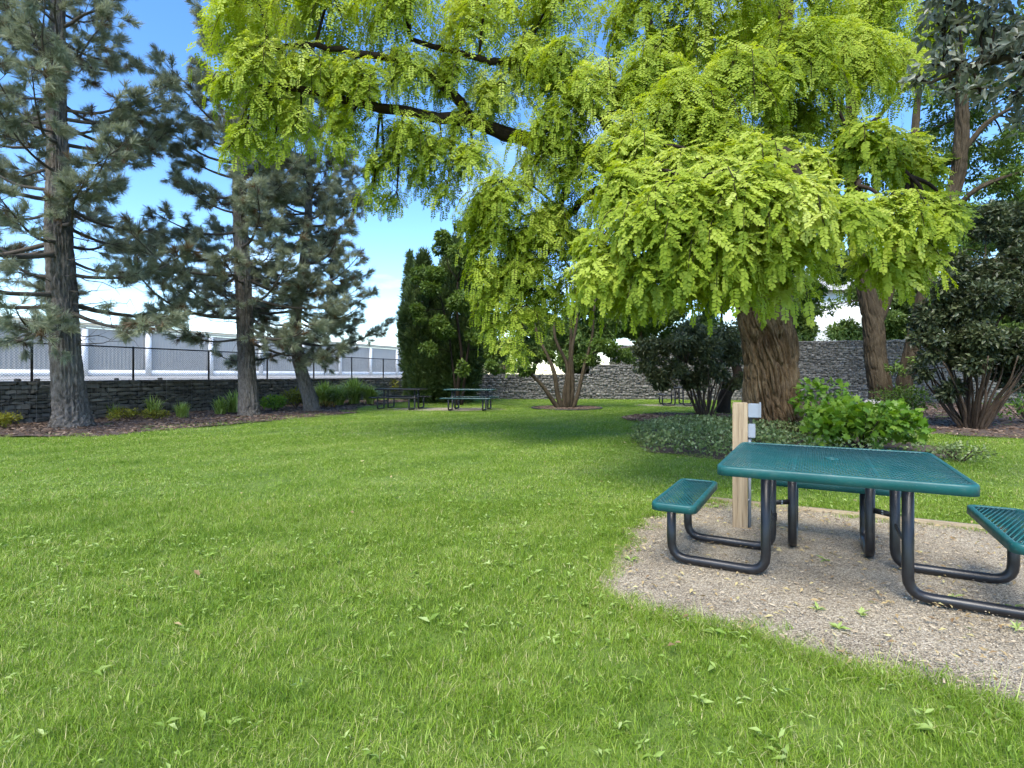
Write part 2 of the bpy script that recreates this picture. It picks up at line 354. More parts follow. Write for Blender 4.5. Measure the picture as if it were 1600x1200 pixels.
sheet('ground', [(-400, -60), (400, -60), (400, 600), (-400, 600)], 0.0, M['soil'])
PAD = [G(935, 925), G(960, 887), G(1017, 803), (2.05, 5.60)]
PAD_EDGE = np.array([(2.05, 5.60), (4.19, 4.40), (7.2, 2.67)])
def densify(P, n, amp, seed):
    P = spline([(x, y, 0) for x, y in P], n)
    P[:, :2] += amp * (np.stack([vnoise(np.c_[P[:, :2] * 5, np.full(n, seed)]), vnoise(np.c_[P[:, :2] * 5, np.full(n, seed + 9)])], -1) - .5) * 2
    return P[:, :2]
left_edge = densify([G(935, 925), G(960, 887), (1.0, 4.4), G(1017, 803), (1.75, 5.40), (2.05, 5.60)], 60, .10, 1)
front_edge = densify([(7.2, .9), (3.6, 1.45), (2.55, 1.85), G(1600, 1110), G(1420, 1075), G(1280, 1030), G(1150, 990), G(1010, 960), G(935, 925)], 110, .09, 2)
PADP = np.vstack([left_edge, PAD_EDGE[1:], front_edge[:-1]])
sheet('gravel_pad', PADP, 0.006, M['gravel'], cells=.12, relief=.018)
BED_L = wobble([(-17, 9), (-13.2, 11.2), G(0, 684), G(140, 683), G(260, 673), G(400, 661), G(500, 651), G(560, 646), (-5.6, 19.4), (-5.9, 21.5), (-5.2, 24.5), (-5.0, 28), (-8.5, 25.5), (-11, 19.2), (-13, 14.6), (-16.5, 8)], 120, .12, 3)
sheet('mulch_bed', BED_L, 0.008, M['mulch'], cells=.3, relief=.05)
def ell(cx, cy, rx, ry, n=28, rot=0):
    a = np.linspace(0, 2 * math.pi, n, endpoint=False); x, y = rx * np.cos(a), ry * np.sin(a)
    return np.c_[cx + x * math.cos(rot) - y * math.sin(rot), cy + x * math.sin(rot) + y * math.cos(rot)]
RING = ell(2.1, 20.7, 1.32, 1.25)
sheet('mulch_ring', RING, 0.010, M['mulch'], cells=.25, relief=.04)
BED_S = wobble(ell(5.55, 15.7, 2.25, 2.1, 10), 60, .2, 6)
sheet('mulch_bed', BED_S, 0.009, M['mulch'], cells=.3, relief=.05)
BED_R = wobble([(8.0, 15.2), (7.6, 12.9), (9.4, 11.4), (11.0, 10.6), (13.5, 10.2), (18, 10.0), (22, 14), (20, 24), (14, 26), (10.5, 24.5), (9.4, 19.5)], 90, .2, 8)
sheet('mulch_bed', BED_R, 0.007, M['mulch'], cells=.4, relief=.05)
COVER = wobble([(2.25, 10.3), (2.35, 9.0), (3.2, 8.25), (4.3, 8.1), (5.2, 8.15), (6.2, 8.2), (7.2, 8.7), (7.6, 9.6), (7.6, 11.5), (6.6, 13.4), (4.6, 13.4), (3.0, 12.3)], 70, .12, 9)
sheet('planting_bed', COVER, 0.011, M['mulch'], cells=.3, relief=.04)
PAD2 = wobble(ell(-2.75, 20.2, 2.6, .95, 10), 40, .15, 12)
sheet('gravel_pad', PAD2, 0.008, M['gravel'])
PAD3 = wobble(ell(6.7, 22.7, 1.6, .9, 10), 40, .12, 13)
sheet('gravel_pad', PAD3, 0.009, M['gravel'])

# wall lines (top outer edges)
U = np.array([7.02, 17.75]); U /= np.linalg.norm(U)
A0 = np.array([-12.87, 14.45]) + np.array([.18, -.07])
WL = np.array([A0 - U * 9.0, A0 + U * 20.0])                   # straight wall under the fence
WC = spline([(*WL[1], 0), (-4.35, 32.4, 0), (-3.1, 30.1, 0), (-1.7, 28.6, 0), (0.2, 28.25, 0), (4.1, 28.2, 0)], 26)[:, :2]
WM = np.array([(4.1, 28.2), (8.6, 27.9)])
WH = np.array([(8.6, 27.75), (14.0, 26.6), (24.0, 23.5)])
back = [(30, 22), (400, 22), (400, 600), (-400, 600), (-400, 5), (-20, 5)]
sheet('terrace_ground', [tuple(p) for p in WL] + [tuple(p) for p in WC[1:]] + [(8.6, 28.1), (24.2, 24.0)] + back, 1.13, M['terrace'])
sheet('upper_terrace_ground', [(4.1, 28.5), (8.6, 28.3), (24.2, 24.3), (120, 24.3), (120, 60), (4.1, 45)], 1.78, M['soil'])

# ------------------------------------------------------------------ gabion walls
def stone_template(seed, fine=True):
    bm = bmesh.new(); bmesh.ops.create_cube(bm, size=1.0)
    if fine: bmesh.ops.bevel(bm, geom=bm.edges[:], offset=.16, segments=1, affect='EDGES', profile=.5)
    r = random.Random(seed)
    for v in bm.verts: v.co += Vector((r.uniform(-.09, .09), r.uniform(-.09, .09), r.uniform(-.10, .10)))
    bmesh.ops.triangulate(bm, faces=bm.faces[:])
    me = bpy.data.meshes.new('stone'); bm.to_mesh(me); bm.free()
    V = np.array([v.co[:] for v in me.vertices]); T = np.array([p.vertices[:] for p in me.polygons])
    return me, V, T
FINE = [stone_template(i) for i in range(10)]
ROUGH = [stone_template(50 + i, False) for i in range(6)]
def polyline(P):
    P = np.asarray(P, float); s = np.r_[0, np.cumsum(np.linalg.norm(np.diff(P, axis=0), axis=1))]
    def at(u):
        u = np.atleast_1d(u); i = np.clip(np.searchsorted(s, u) - 1, 0, len(P) - 2); t = (u - s[i]) / (s[i + 1] - s[i])
        q = P[i] + (P[i + 1] - P[i]) * t[:, None]; d = unit(P[i + 1] - P[i]); return q, d
    return at, s[-1]
def gabion(label, line, top, mean_len, mean_h, mat, n_single, single_from=0.0, thick=.5, z0=-.05, fine=True, basket=1.0):
    at, L = polyline(line)
    root = empty('gabion_wall', (*line[0], 0), label, 'wall')
    rr = np.random.default_rng(int(L * 100))
    # dark core set back from the face
    mb = MB(); us = np.linspace(0, L, max(2, int(L / .6))); q, d = at(us); nrm = np.c_[d[:, 1], -d[:, 0]]      # towards the lawn
    f0 = q - nrm * .10; b0 = q - nrm * thick
    n = len(us); V = np.vstack([np.c_[f0, np.full(n, z0)], np.c_[f0, np.full(n, top - .05)], np.c_[b0, np.full(n, top - .05)], np.c_[b0, np.full(n, z0)]])
    i = np.arange(n - 1)
    Q = np.vstack([np.c_[i + a * n, i + 1 + a * n, i + 1 + b * n, i + b * n] for a, b in ((0, 1), (1, 2), (2, 3))])
    caps = np.array([[0, n, 2 * n, 3 * n], [n - 1, 4 * n - 1, 3 * n - 1, 2 * n - 1]])
    mb.add(V, Q, caps); mb.obj('core', M['core'], root)
    # courses of stones
    st = []; z = z0
    while z < top - .02:
        h = min(mean_h * rr.uniform(.6, 1.5), top - z + .02)
        u = -rr.uniform(0, mean_len)
        while u < L:
            l = mean_len * rr.uniform(.45, 1.7)
            
            if not fine and rr.random() < .3:
                for a_ in (.26, .76): st.append((u + l / 2, z + h * a_ + rr.uniform(-.01, .01), l * .95, h * .52, rr.uniform(-.045, .02)))
            else: st.append((u + l / 2, z + h / 2 + rr.uniform(-.3, .3) * h * (0 if fine else .5), l * .97, h * rr.uniform(.74 if fine else .86, 1.12), rr.uniform(-.05, .02)))
            u += l
        z += h
    # top layer, seen from above
    for k in range(int(thick / mean_len / .8) + 1):
        u = 0
        while u < L:
            l = mean_len * rr.uniform(.5, 1.5); st.append((u + l / 2, top - .04, l * .95, mean_h * .8, -.12 - mean_len * .8 * (k + .5))); u += l
    st = np.array(st); st = st[(st[:, 0] > 0) & (st[:, 0] < L)]
    q, d = at(st[:, 0]); nrm = np.c_[d[:, 1], -d[:, 0]]
    dep = np.where(st[:, 4] < -.1, mean_len, .24)
    pos = np.c_[q + nrm * (st[:, 4] - dep / 2)[:, None], st[:, 1]]
    ang = np.arctan2(d[:, 1], d[:, 0]) + rr.normal(0, .05, len(st)); tilt = rr.normal(0, .085 if fine else .16, len(st))
    tint = np.clip(rr.normal(.5, .20 if fine else .15, len(st)), 0, 1)
    order = np.argsort(np.linalg.norm(pos[:, :2], axis=1) + np.where((st[:, 0] < single_from) | (st[:, 4] < -.1), 1e3, 0))
    single = set(order[:n_single].tolist())
    fl = FINE if fine else ROUGH
    mb = MB(); rest = np.array([k for k in range(len(st)) if k not in single]); var = rr.integers(0, len(fl), len(st))
    def rot(k):
        return np.array((Matrix.Rotation(ang[k], 3, 'Z') @ Matrix.Rotation(tilt[k], 3, 'Y')))
    for v in range(len(fl)):
        ks = rest[var[rest] == v] if len(rest) else []
        if len(ks):
            flip = np.where(rr.random((len(ks), 1)) < .5, 1, -1)
            mb.stamp(fl[v][1], fl[v][2], pos[ks], np.array([rot(k) for k in ks]), np.c_[st[ks, 2], dep[ks], st[ks, 3]], tint[ks])
    if mb.n: setp(mb.obj('stone_fill', mat, root), kind='stuff')
    inv = Matrix.Translation(root.location).inverted()
    if n_single:
        mats = [single_tint(mat, t) for t in (.2, .38, .5, .62, .85)]
        meshes = {}
        for k in sorted(single):
            tk = int(np.clip(tint[k] * 5, 0, 4)); key = (var[k], tk)
            if key not in meshes:
                me = fl[var[k]][0].copy(); me.materials.clear(); me.materials.append(mats[tk]); meshes[key] = me
            o = bpy.data.objects.new('stone', meshes[key]); COL.objects.link(o); o.parent = root
            o.matrix_parent_inverse = inv
            o.location = pos[k]; o.rotation_euler = (0, tilt[k], ang[k]); o.scale = (st[k, 2], dep[k], st[k, 3])
    # wire basket on the face
    mb = MB(); step = .15 if fine else .2
    q, d = at(np.arange(0, L, step)); nrm = np.c_[d[:, 1], -d[:, 0]]; q = q + nrm * .022
    r = .0028 if fine else .003
    for j, p in enumerate(q):
        rj = r * (2.2 if j % int(basket / step) == 0 else 1)
        mb.tube([(*p, z0), (*p, top + .01)], rj, 3, False)
    for zz_ in np.arange(.05, top, step):
        mb.tube(np.c_[q, np.full(len(q), zz_)], r, 3, False)
    mb.obj('wire_mesh', M['wire'], root)
    return root
def single_tint(src, t):
    m = src.copy(); m.name = src.name + '_piece'
    for n_ in m.node_tree.nodes:
        if n_.type == 'ATTRIBUTE':
            v = m.node_tree.nodes.new('ShaderNodeValue'); v.outputs[0].default_value = t
            for l in list(n_.outputs['Fac'].links): m.node_tree.links.new(v.outputs[0], l.to_socket)
    return m
gabion('long dark stone gabion wall under the black chain link fence', WL, 1.12, .24, .105, M['stone_l'], 300, single_from=4.5)
gabion('low curved gabion wall of rounded stones behind the multi-stem tree', WC, 1.30, .12, .095, M['stone_b'], 0, fine=False)
gabion('taller stepped gabion wall behind the far picnic table and dark shrub', WM, 1.80, .13, .095, M['stone_b'], 0, fine=False)
gabion('high pale sunlit gabion wall between the big trunk and forked trunk', WH, 2.92, .14, .09, M['stone_b'], 0, fine=False)
gabion('upper gabion tier standing back above the stepped wall', np.array([(5.6, 30.6), (9.2, 30.4)]), 2.95, .20, .10, M['stone_b'], 0, z0=1.7, fine=False)

# ------------------------------------------------------------------ chain link fence on the terrace
def fence():
    root = empty('chain_link_fence', (*A0, 1.1), 'black chain link fence on top of the long gabion wall', 'fence')
    line = np.vstack([WL - np.array([U[1], -U[0]]) * .18, (WC[2:20] + np.array([-.12, .2]))]); at, L = polyline(line)
    base, top = 1.12, 2.15
    s0 = 9.0
    posts = np.arange(s0 % 2.66, L, 2.66)
    q, d = at(posts)
    for p in q:
        mb = MB(); mb.tube([(*p, base - .1), (*p, top + .01), (*p, top + .035)], [.031, .031, .016], 10); mb.obj('post', M['fence'], root)
    us = np.linspace(0, L, 60); q, d = at(us)
    mb = MB(); mb.tube(np.c_[q, np.full(len(q), top)], .021, 8); mb.obj('top_rail', M['fence'], root)
    mb = MB(); mb.tube(np.c_[q, np.full(len(q), base + .05)], .004, 4); mb.obj('bottom_wire', M['fence'], root)
    mb = MB(); hgt = top - base - .04; pit = .075
    for sgn, off in ((1, .004), (-1, -.004)):
        for u in np.arange(-hgt, L + hgt, pit):
            a, b = (u, u + hgt) if sgn > 0 else (u + hgt, u)
            ua, ub = np.clip([a, b], 0, L)
            if abs(ua - ub) < .05: continue
            za = base + .03 + (ua - a) / (b - a) * hgt; zb = base + .03 + (ub - a) / (b - a) * hgt
            (pa, pb), (da, _) = at(np.array([ua, ub])); n_ = np.array([da[1], -da[0]]) * off
            mb.tube([(*(pa + n_), za), (*(pb + n_), zb)], .0030, 3, False)
    mb.obj('chain_link_mesh', M['link'], root)
fence()

# small rocks lying along the terrace edge
for k, (px, d, lab) in enumerate([(27, 14.3, 'small dark rock on the terrace edge left of the first fence post'), (58, 14.8, 'small dark rock on the terrace edge just right of the first fence post'), (182, 16.9, 'small dark rock on the terrace edge right of the thick pine'), (250, 18.2, 'small dark rock on the terrace edge near the middle pine')]):
    p = W(px, 590, d); mb = MB()
    V, T = FINE[k % 10][1], FINE[k % 10][2]
    mb.add(V * np.array([.13, .10, .07]) + np.array([0, 0, .03]), T, tint=.2)
    o = mb.obj('rock', M['stone_l'], world=False); o.location = (p[0], p[1], 1.13); o.rotation_euler = (0, 0, k * 1.3)
    setp(o, lab, 'rock', 'small rocks on the terrace edge')

# ------------------------------------------------------------------ warehouse behind the fence
def warehouse():
    d0 = np.array([.41, .91]); d0 /= np.linalg.norm(d0); p0 = np.array([-45.0, 48.0]); n0 = np.array([d0[1], -d0[0]])
    a, b = p0 - d0 * 30, p0 + d0 * 90
    root = empty('warehouse', (*a, 1.13), 'long low grey warehouse with white pilasters behind the chain link fence', 'building')
    Lw = 120; zb, zt = 1.13, 5.95
    def P(u, off, z): q = a + d0 * u + n0 * off; return (q[0], q[1], z)
    # ribbed wall cladding
    prof = []; u = 0
    while u < Lw:
        prof += [(u, 0), (u + .24, 0), (u + .27, .018), (u + .34, .018)]; u += .37
    m = len(prof); V = [P(u, o, zb) for u, o in prof] + [P(u, o, zt) for u, o in prof]
    i = np.arange(m - 1); mb = MB(); mb.add(V, np.c_[i, i + 1, i + 1 + m, i + m]); mb.obj('wall', M['panel'], root)
    rot = np.array([[d0[0], -n0[0], 0], [d0[1], -n0[1], 0], [0, 0, 1]])
    def bx(name, u0, u1, o0, o1, z0, z1, mat):
        mb = MB(); c = a + d0 * (u0 + u1) / 2 + n0 * (o0 + o1) / 2
        mb.box((c[0], c[1], (z0 + z1) / 2), (u1 - u0, o1 - o0, z1 - z0), rot); return mb.obj(name, mat, root)
    bx('base_strip', 0, Lw, .05, .16, zb, zb + .62, M['white'])
    for px in (118, 220, 320, 400, 468, 527, 576, 618, 654):
        o = 82 - .0688 * px; d = F * 4.69 / o
        u = (d - a[1]) / d0[1]
        bx('pilaster', u - .28, u + .28, .052, .30, zb, zt - .12, M['white'])
    bx('fascia', -.2, Lw + .2, -.1, .22, zt + .05, zt + .40, M['blind'])
    mb = MB(); mb.add([P(-.3, .35, zt + .40), P(Lw + .3, .35, zt + .40), P(Lw + .3, -14, zt + 1.3), P(-.3, -14, zt + 1.3), P(-.3, .35, zt + .5), P(Lw + .3, .35, zt + .5), P(Lw + .3, -14, zt + 1.4), P(-.3, -14, zt + 1.4)],
                      [[0, 1, 2, 3], [4, 7, 6, 5], [0, 4, 5, 1], [1, 5, 6, 2], [2, 6, 7, 3], [3, 7, 4, 0]]); mb.obj('roof', M['panel'], root)
    for u in (0, Lw):
        mb = MB(); q = [P(u, 0, zb), P(u, -28, zb), P(u, -28, zt + .4), P(u, -14, zt + 1.35), P(u, 0, zt + .4)]; mb.add(q, [[0, 1, 2, 3, 4]]); mb.obj('gable', M['panel'], root)
warehouse()

# white house far behind the high wall on the right
def house():
    root = empty('house', (30, 48, 1.78), 'white house with grey blind and teal window behind the high gabion wall', 'building')
    mb = MB(); mb.box((33.2, 51.5, 5.2), (13, 7, 7.0)); mb.obj('wall', M['white'], root)
    mb = MB()
    mb.add([(26, 47.2, 8.7), (40.4, 47.2, 8.7), (40.4, 51.5, 11.2), (26, 51.5, 11.2), (26, 55.8, 8.7), (40.4, 55.8, 8.7)], [[0, 1, 2, 3], [3, 2, 5, 4]], [[0, 3, 4], [1, 5, 2]]); mb.obj('roof', M['panel'], root)
    for x0, x1, z0, z1 in ((30.2, 32.2, 4.4, 6.6), (35.5, 37.5, 4.4, 6.6)):
        mb = MB(); mb.box(((x0 + x1) / 2, 47.97, (z0 + z1) / 2), (x1 - x0 + .2, .14, z1 - z0 + .2)); w = mb.obj('window', M['white'], root)
        mb = MB(); mb.box((x0 + .65, 47.88, (z0 + z1) / 2), (1.25, .06, z1 - z0))
        o = mb.obj('blind', M['blind']); o.parent = w; o.matrix_parent_inverse = (Matrix.Translation(root.location).inverted()).inverted() @ Matrix.Translation(root.location).inverted()
        mb = MB(); mb.box((x1 - .33, 47.885, (z0 + z1) / 2), (.62, .06, z1 - z0))
        o = mb.obj('pane', M['glass']); o.parent = w; o.matrix_parent_inverse = Matrix.Identity(4)
house()

class Spray:
    """leaves too many to count: points with their own turn, size and tint, drawn by geometry nodes"""
    def __init__(s, templates): s.T = templates; s.p = []; s.r = []; s.s = []; s.k = []; s.t = []
    def add(s, pos, rot, scale, tint, pick=None):
        n = len(pos); s.p.append(pos); s.r.append(rot); s.s.append(scale); s.t.append(tint)
        s.k.append(RNG.integers(0, len(s.T), n) if pick is None else np.full(n, pick))
    def obj(s, name, mat, parent):
        P, Rm = np.vstack(s.p), np.concatenate(s.r)
        eu = np.c_[np.arctan2(Rm[:, 2, 1], Rm[:, 2, 2]), -np.arcsin(np.clip(Rm[:, 2, 0], -1, 1)), np.arctan2(Rm[:, 1, 0], Rm[:, 0, 0])]
        me_t = []
        for t in s.T:
            mb = MB(); mb.add(t[0], t[1], tint=(t[2] if len(t) > 2 else np.zeros(len(t[0])))); me_t.append(mb.mesh('leaf_template'))
        o = gn_scatter(name, P, eu, np.concatenate(s.s), np.concatenate(s.k), me_t, mat, np.concatenate(s.t))
        o.parent = parent; o.matrix_parent_inverse = Matrix.LocRotScale(parent.location, parent.rotation_euler, None).inverted()
        o['kind'] = 'stuff'
        return o
def gn_scatter(name, pts, eul, sc, pick, templates, mat, tint=None):
    me = bpy.data.meshes.new(name); me.vertices.add(len(pts)); me.vertices.foreach_set('co', np.asarray(pts, np.float32).ravel())
    def attr(nm, ty, arr, key='value'): a = me.attributes.new(nm, ty, 'POINT'); a.data.foreach_set(key, arr)
    attr('sc', 'FLOAT', np.asarray(sc, np.float32)); attr('rot', 'FLOAT_VECTOR', np.asarray(eul, np.float32).ravel(), 'vector'); attr('pick', 'INT', np.asarray(pick, np.int32))
    if tint is not None: attr('leaf_tint', 'FLOAT', np.asarray(tint, np.float32))
    o = link(name, me, None, mat)
    g = bpy.data.node_groups.new(name, 'GeometryNodeTree'); g.interface.new_socket('Geometry', in_out='INPUT', socket_type='NodeSocketGeometry'); g.interface.new_socket('Geometry', in_out='OUTPUT', socket_type='NodeSocketGeometry')
    gi, go = g.nodes.new('NodeGroupInput'), g.nodes.new('NodeGroupOutput')
    mp = g.nodes.new('GeometryNodeMeshToPoints'); g.links.new(gi.outputs[0], mp.inputs[0])
    jn = g.nodes.new('GeometryNodeGeometryToInstance')
    for t in reversed(templates):
        to = bpy.data.objects.new('leaf_template', t)
        oi = g.nodes.new('GeometryNodeObjectInfo'); oi.inputs[0].default_value = to
        if 'As Instance' in oi.inputs: oi.inputs['As Instance'].default_value = False
        t.materials.clear(); t.materials.append(mat)
        g.links.new(oi.outputs['Geometry'], jn.inputs[0])
    ip = g.nodes.new('GeometryNodeInstanceOnPoints'); ip.inputs['Pick Instance'].default_value = True
    def na(nm, ty): x = g.nodes.new('GeometryNodeInputNamedAttribute'); x.data_type = ty; x.inputs[0].default_value = nm; return x.outputs[0]
    g.links.new(mp.outputs[0], ip.inputs['Points']); g.links.new(jn.outputs[0], ip.inputs['Instance']); g.links.new(na('pick', 'INT'), ip.inputs['Instance Index'])
    er = g.nodes.new('FunctionNodeEulerToRotation'); g.links.new(na('rot', 'FLOAT_VECTOR'), er.inputs[0]); g.links.new(er.outputs[0], ip.inputs['Rotation'])
    g.links.new(na('sc', 'FLOAT'), ip.inputs['Scale'])
    sm = g.nodes.new('GeometryNodeSetMaterial'); sm.inputs['Material'].default_value = mat
    g.links.new(ip.outputs[0], sm.inputs[0]); g.links.new(sm.outputs[0], go.inputs[0])
    md = o.modifiers.new('scatter', 'NODES'); md.node_group = g
    return o

# ------------------------------------------------------------------ leaf templates
def fold_leaf(l=1.0, w=.45, droop=.12, fold=.12):
    V = np.array([[0, 0, 0], [.45 * l, w / 2 * l, fold * w * l], [l, 0, -droop * l], [.45 * l, -w / 2 * l, fold * w * l]])
    return V, np.array([[0, 1, 2], [0, 2, 3]])
def pinnate(pairs=8, seed=0):
    r = random.Random(seed); V, T, tt = [], [], []
    def leaflet(base, ang, l, w):
        dz = -.10 * base[0] ** 2
        c, s = math.cos(ang), math.sin(ang); k = len(V); t = r.uniform(-.5, .5); nz = r.uniform(-.5, .2)
        for (x, y, z) in ((0, 0, 0), (.30 * l, .46 * w, .03 * l), (.74 * l, .42 * w, .01 * l), (l, 0, -.06 * l), (.74 * l, -.42 * w, -.01 * l), (.30 * l, -.46 * w, .03 * l)):
            V.append((base[0] + c * x - s * y, base[1] + s * x + c * y, base[2] + dz + z + nz * x)); tt.append(t * .2)
        T.extend([(k, k + 1, k + 2), (k, k + 2, k + 3), (k, k + 3, k + 4), (k, k + 4, k + 5)])
    for i in range(pairs):
        x = .16 + .76 * i / (pairs - 1)
        for s in (-1, 1):
            leaflet((x, 0, 0), s * (1.15 - .25 * i / pairs) + r.uniform(-.28, .28), (.225 - .03 * abs(i - 3) / 3) * r.uniform(.8, 1.15), .125 * r.uniform(.85, 1.1))
    leaflet((.96, 0, 0), r.uniform(-.2, .2), .20, .10)
    k = len(V)
    for (x, y, z) in ((0, .006, 0), (0, -.006, 0), (.97, 0, -.094)): V.append((x, y, z)); tt.append(0.)
    T.append((k, k + 1, k + 2))
    return np.array(V), np.array(T), np.array(tt)
def pinnate_far(pairs=6, seed=0):
    r = random.Random(seed); V, T, tt = [], [], []
    def leaflet(x0, ang, l, w):
        c, s = math.cos(ang), math.sin(ang); k = len(V); t = r.uniform(-.1, .1); nz = r.uniform(-.25, .15)
        for (x, y) in ((0, 0), (.5 * l, .5 * w), (l, 0), (.5 * l, -.5 * w)):
            V.append((x0 + c * x - s * y, s * x + c * y, -.10 * x0 ** 2 + nz * x)); tt.append(t)
        T.extend([(k, k + 1, k + 2), (k, k + 2, k + 3)])
    for i in range(pairs):
        for s in (-1, 1): leaflet(.14 + .78 * i / (pairs - 1), s * 1.1 + r.uniform(-.2, .2), .24, .125)
    leaflet(.95, 0, .22, .12)
    return np.array(V), np.array(T), np.array(tt)
def lobed(seed=0):
    r = random.Random(seed); V = [(.35, 0, .02)]; n = 14
    for k in range(n):
        a = 2 * math.pi * k / n; rad = (.62 if k % 2 == 0 else .36) * r.uniform(.9, 1.1)
        if k == n // 2: rad = .36
        V.append((.38 + rad * math.cos(a), rad * .85 * math.sin(a), -.25 * (rad * math.cos(a)) ** 2 - .12 * abs(math.sin(a)) * rad))
    return np.array(V), np.array([(0, 1 + k, 1 + (k + 1) % n) for k in range(n)])
LEAF = fold_leaf()
PIN = [pinnate(8, s) for s in range(6)]
PINF = [pinnate_far(6, s) for s in range(3)]
LOBED = [lobed(s) for s in range(3)]

def clump_leaves(mb, centres, radii, n, size, flat=.75, shell=.55, droop=.25, leaf=LEAF, tint=(.5, .17), up=.6, seed=None):
    """leaves scattered through ellipsoid clumps, denser to the outside"""
    for c, r in zip(centres, radii):
        k = max(3, int(n * r * r)); d = rand_dirs(k)
        rad = r * (shell + (1 - shell) * RNG.random(k)) ** .7 * (.72 + .5 * vnoise(d * 2.2 + np.asarray(c) * 1.7))
        p = np.asarray(c) + d * rad[:, None] * np.array([1, 1, flat])
        X = d + RNG.normal(0, .7, (k, 3)) + np.array([0, 0, -droop]); Z = rand_dirs(k) * .7 + d * .4 + np.array([0, 0, up])
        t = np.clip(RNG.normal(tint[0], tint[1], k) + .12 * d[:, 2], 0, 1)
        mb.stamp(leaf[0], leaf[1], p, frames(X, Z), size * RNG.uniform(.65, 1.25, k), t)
def fractal_limbs(mb, start, end, r0, r1, n=10, wig=.12, sides=7):
    s, e = np.asarray(start, float), np.asarray(end, float); L = np.linalg.norm(e - s)
    P = s + (e - s) * np.linspace(0, 1, n)[:, None]
    ph = RNG.normal(size=3) * 10
    off = np.stack([vnoise(np.c_[np.linspace(0, 2.6, n), np.full(n, ph[k]), np.full(n, k * 3.1)]) - .5 for k in range(3)], -1)
    P += off * wig * 2 * L * np.sin(np.linspace(0, math.pi, n))[:, None]
    mb.tube(P, np.linspace(r0, r1, n), sides); return P

# bark-displaced trunk
def trunk_mesh(pts, rad, sides, rings, ridge, kind='furrow', lobes=0.0, twist=0.0, seed=0):
    P = spline(pts, rings); rr_ = np.interp(np.linspace(0, 1, rings), np.linspace(0, 1, len(rad)), rad)
    T = unit(np.gradient(P, axis=0)); A = np.array([1.0, 0, 0]); V = np.empty((rings, sides, 3)); an = np.arange(sides) * 2 * math.pi / sides
    s = np.r_[0, np.cumsum(np.linalg.norm(np.diff(P, axis=0), axis=1))]
    for i in range(rings):
        A = unit(A - T[i] * (A @ T[i])); B = np.cross(T[i], A)
        a2 = an + twist * s[i]
        cs = np.c_[np.cos(a2), np.sin(a2)]
        if kind == 'furrow':
            k0 = 7.0 * max(rr_[i], .12) / .55
            wp = (vnoise(np.c_[cs * 2.2, np.full(sides, s[i] * 1.3)], seed + 3) - .5)[:, None] * .9
            c2 = cs * k0 + wp
            n1 = vnoise(np.c_[c2, np.full(sides, s[i] * 1.5)], seed + 5); n2 = vnoise(np.c_[c2 * 1.8, np.full(sides, s[i] * 2.6)], seed + 6); n3 = vnoise(np.c_[cs * k0 * 6, np.full(sides, s[i] * 7)], seed + 8)
            disp = ridge * (1.0 - 2.2 * np.exp(-(np.abs(n1 - .5) / .085) ** 2) - 1.3 * np.exp(-(np.abs(n2 - .5) / .075) ** 2) + .9 * (n3 - .5))
        else:
            k0 = 8.5 * max(rr_[i], .12) / .33
            n1 = vnoise(np.c_[cs * k0, np.full(sides, s[i] * 2.0)], seed + 1); n2 = vnoise(np.c_[cs * k0 * 2.1, np.full(sides, s[i] * 4.5)], seed + 2); n3 = vnoise(np.c_[cs * k0 * 5, np.full(sides, s[i] * 15)], seed + 8)
            disp = ridge * (.7 - 1.5 * np.exp(-(np.abs(n1 - .5) / .09) ** 2) - 1.1 * np.exp(-(np.abs(n2 - .5) / .09) ** 2) + .9 * (n3 - .5))
        lob = 1 + lobes * (vnoise(np.c_[cs * 1.3, np.full(sides, s[i] * .55)], seed + 7) - .5)
        V[i] = P[i] + (rr_[i] * lob + disp)[:, None] * (np.cos(an)[:, None] * A + np.sin(an)[:, None] * B)
    mb = MB(); i = np.arange(rings - 1)[:, None] * sides; j = np.arange(sides)[None]; k = (j + 1) % sides
    mb.add(V.reshape(-1, 3), np.stack([i + j, i + k, i + sides + k, i + sides + j], -1).reshape(-1, 4), (np.arange(sides) + (rings - 1) * sides)[None])
    return mb

# ------------------------------------------------------------------ pines
def tuft_template(n, seed):
    r = np.random.default_rng(seed); V, T = [], []
    for k in range(n):
        x0 = r.uniform(-.25, .25); a = r.uniform(0, 2 * math.pi); sp = r.uniform(.25, 1.15) if x0 < .15 else r.uniform(.05, .7); l = r.uniform(.65, 1.0)
        d = np.array([math.cos(sp), math.sin(sp) * math.cos(a), math.sin(sp) * math.sin(a)]); b = np.array([x0, 0, 0]); s = unit(np.cross(d, r.normal(size=3))) * .045
        m = b + d * l * .55; e = b + d * l + np.array([0, 0, -.10 * l]); i = len(V)
        V += [b - s * .5, m + s * .6, m - s * .6, e] if k % 3 == 0 else [b - s * .5, b + s * .5, e]
        T += [(i, i + 1, i + 2), (i + 1, i + 3, i + 2)] if k % 3 == 0 else [(i, i + 1, i + 2)]
    return np.array(V), np.array(T)
TUFT = [tuft_template(60, s) for s in range(5)]
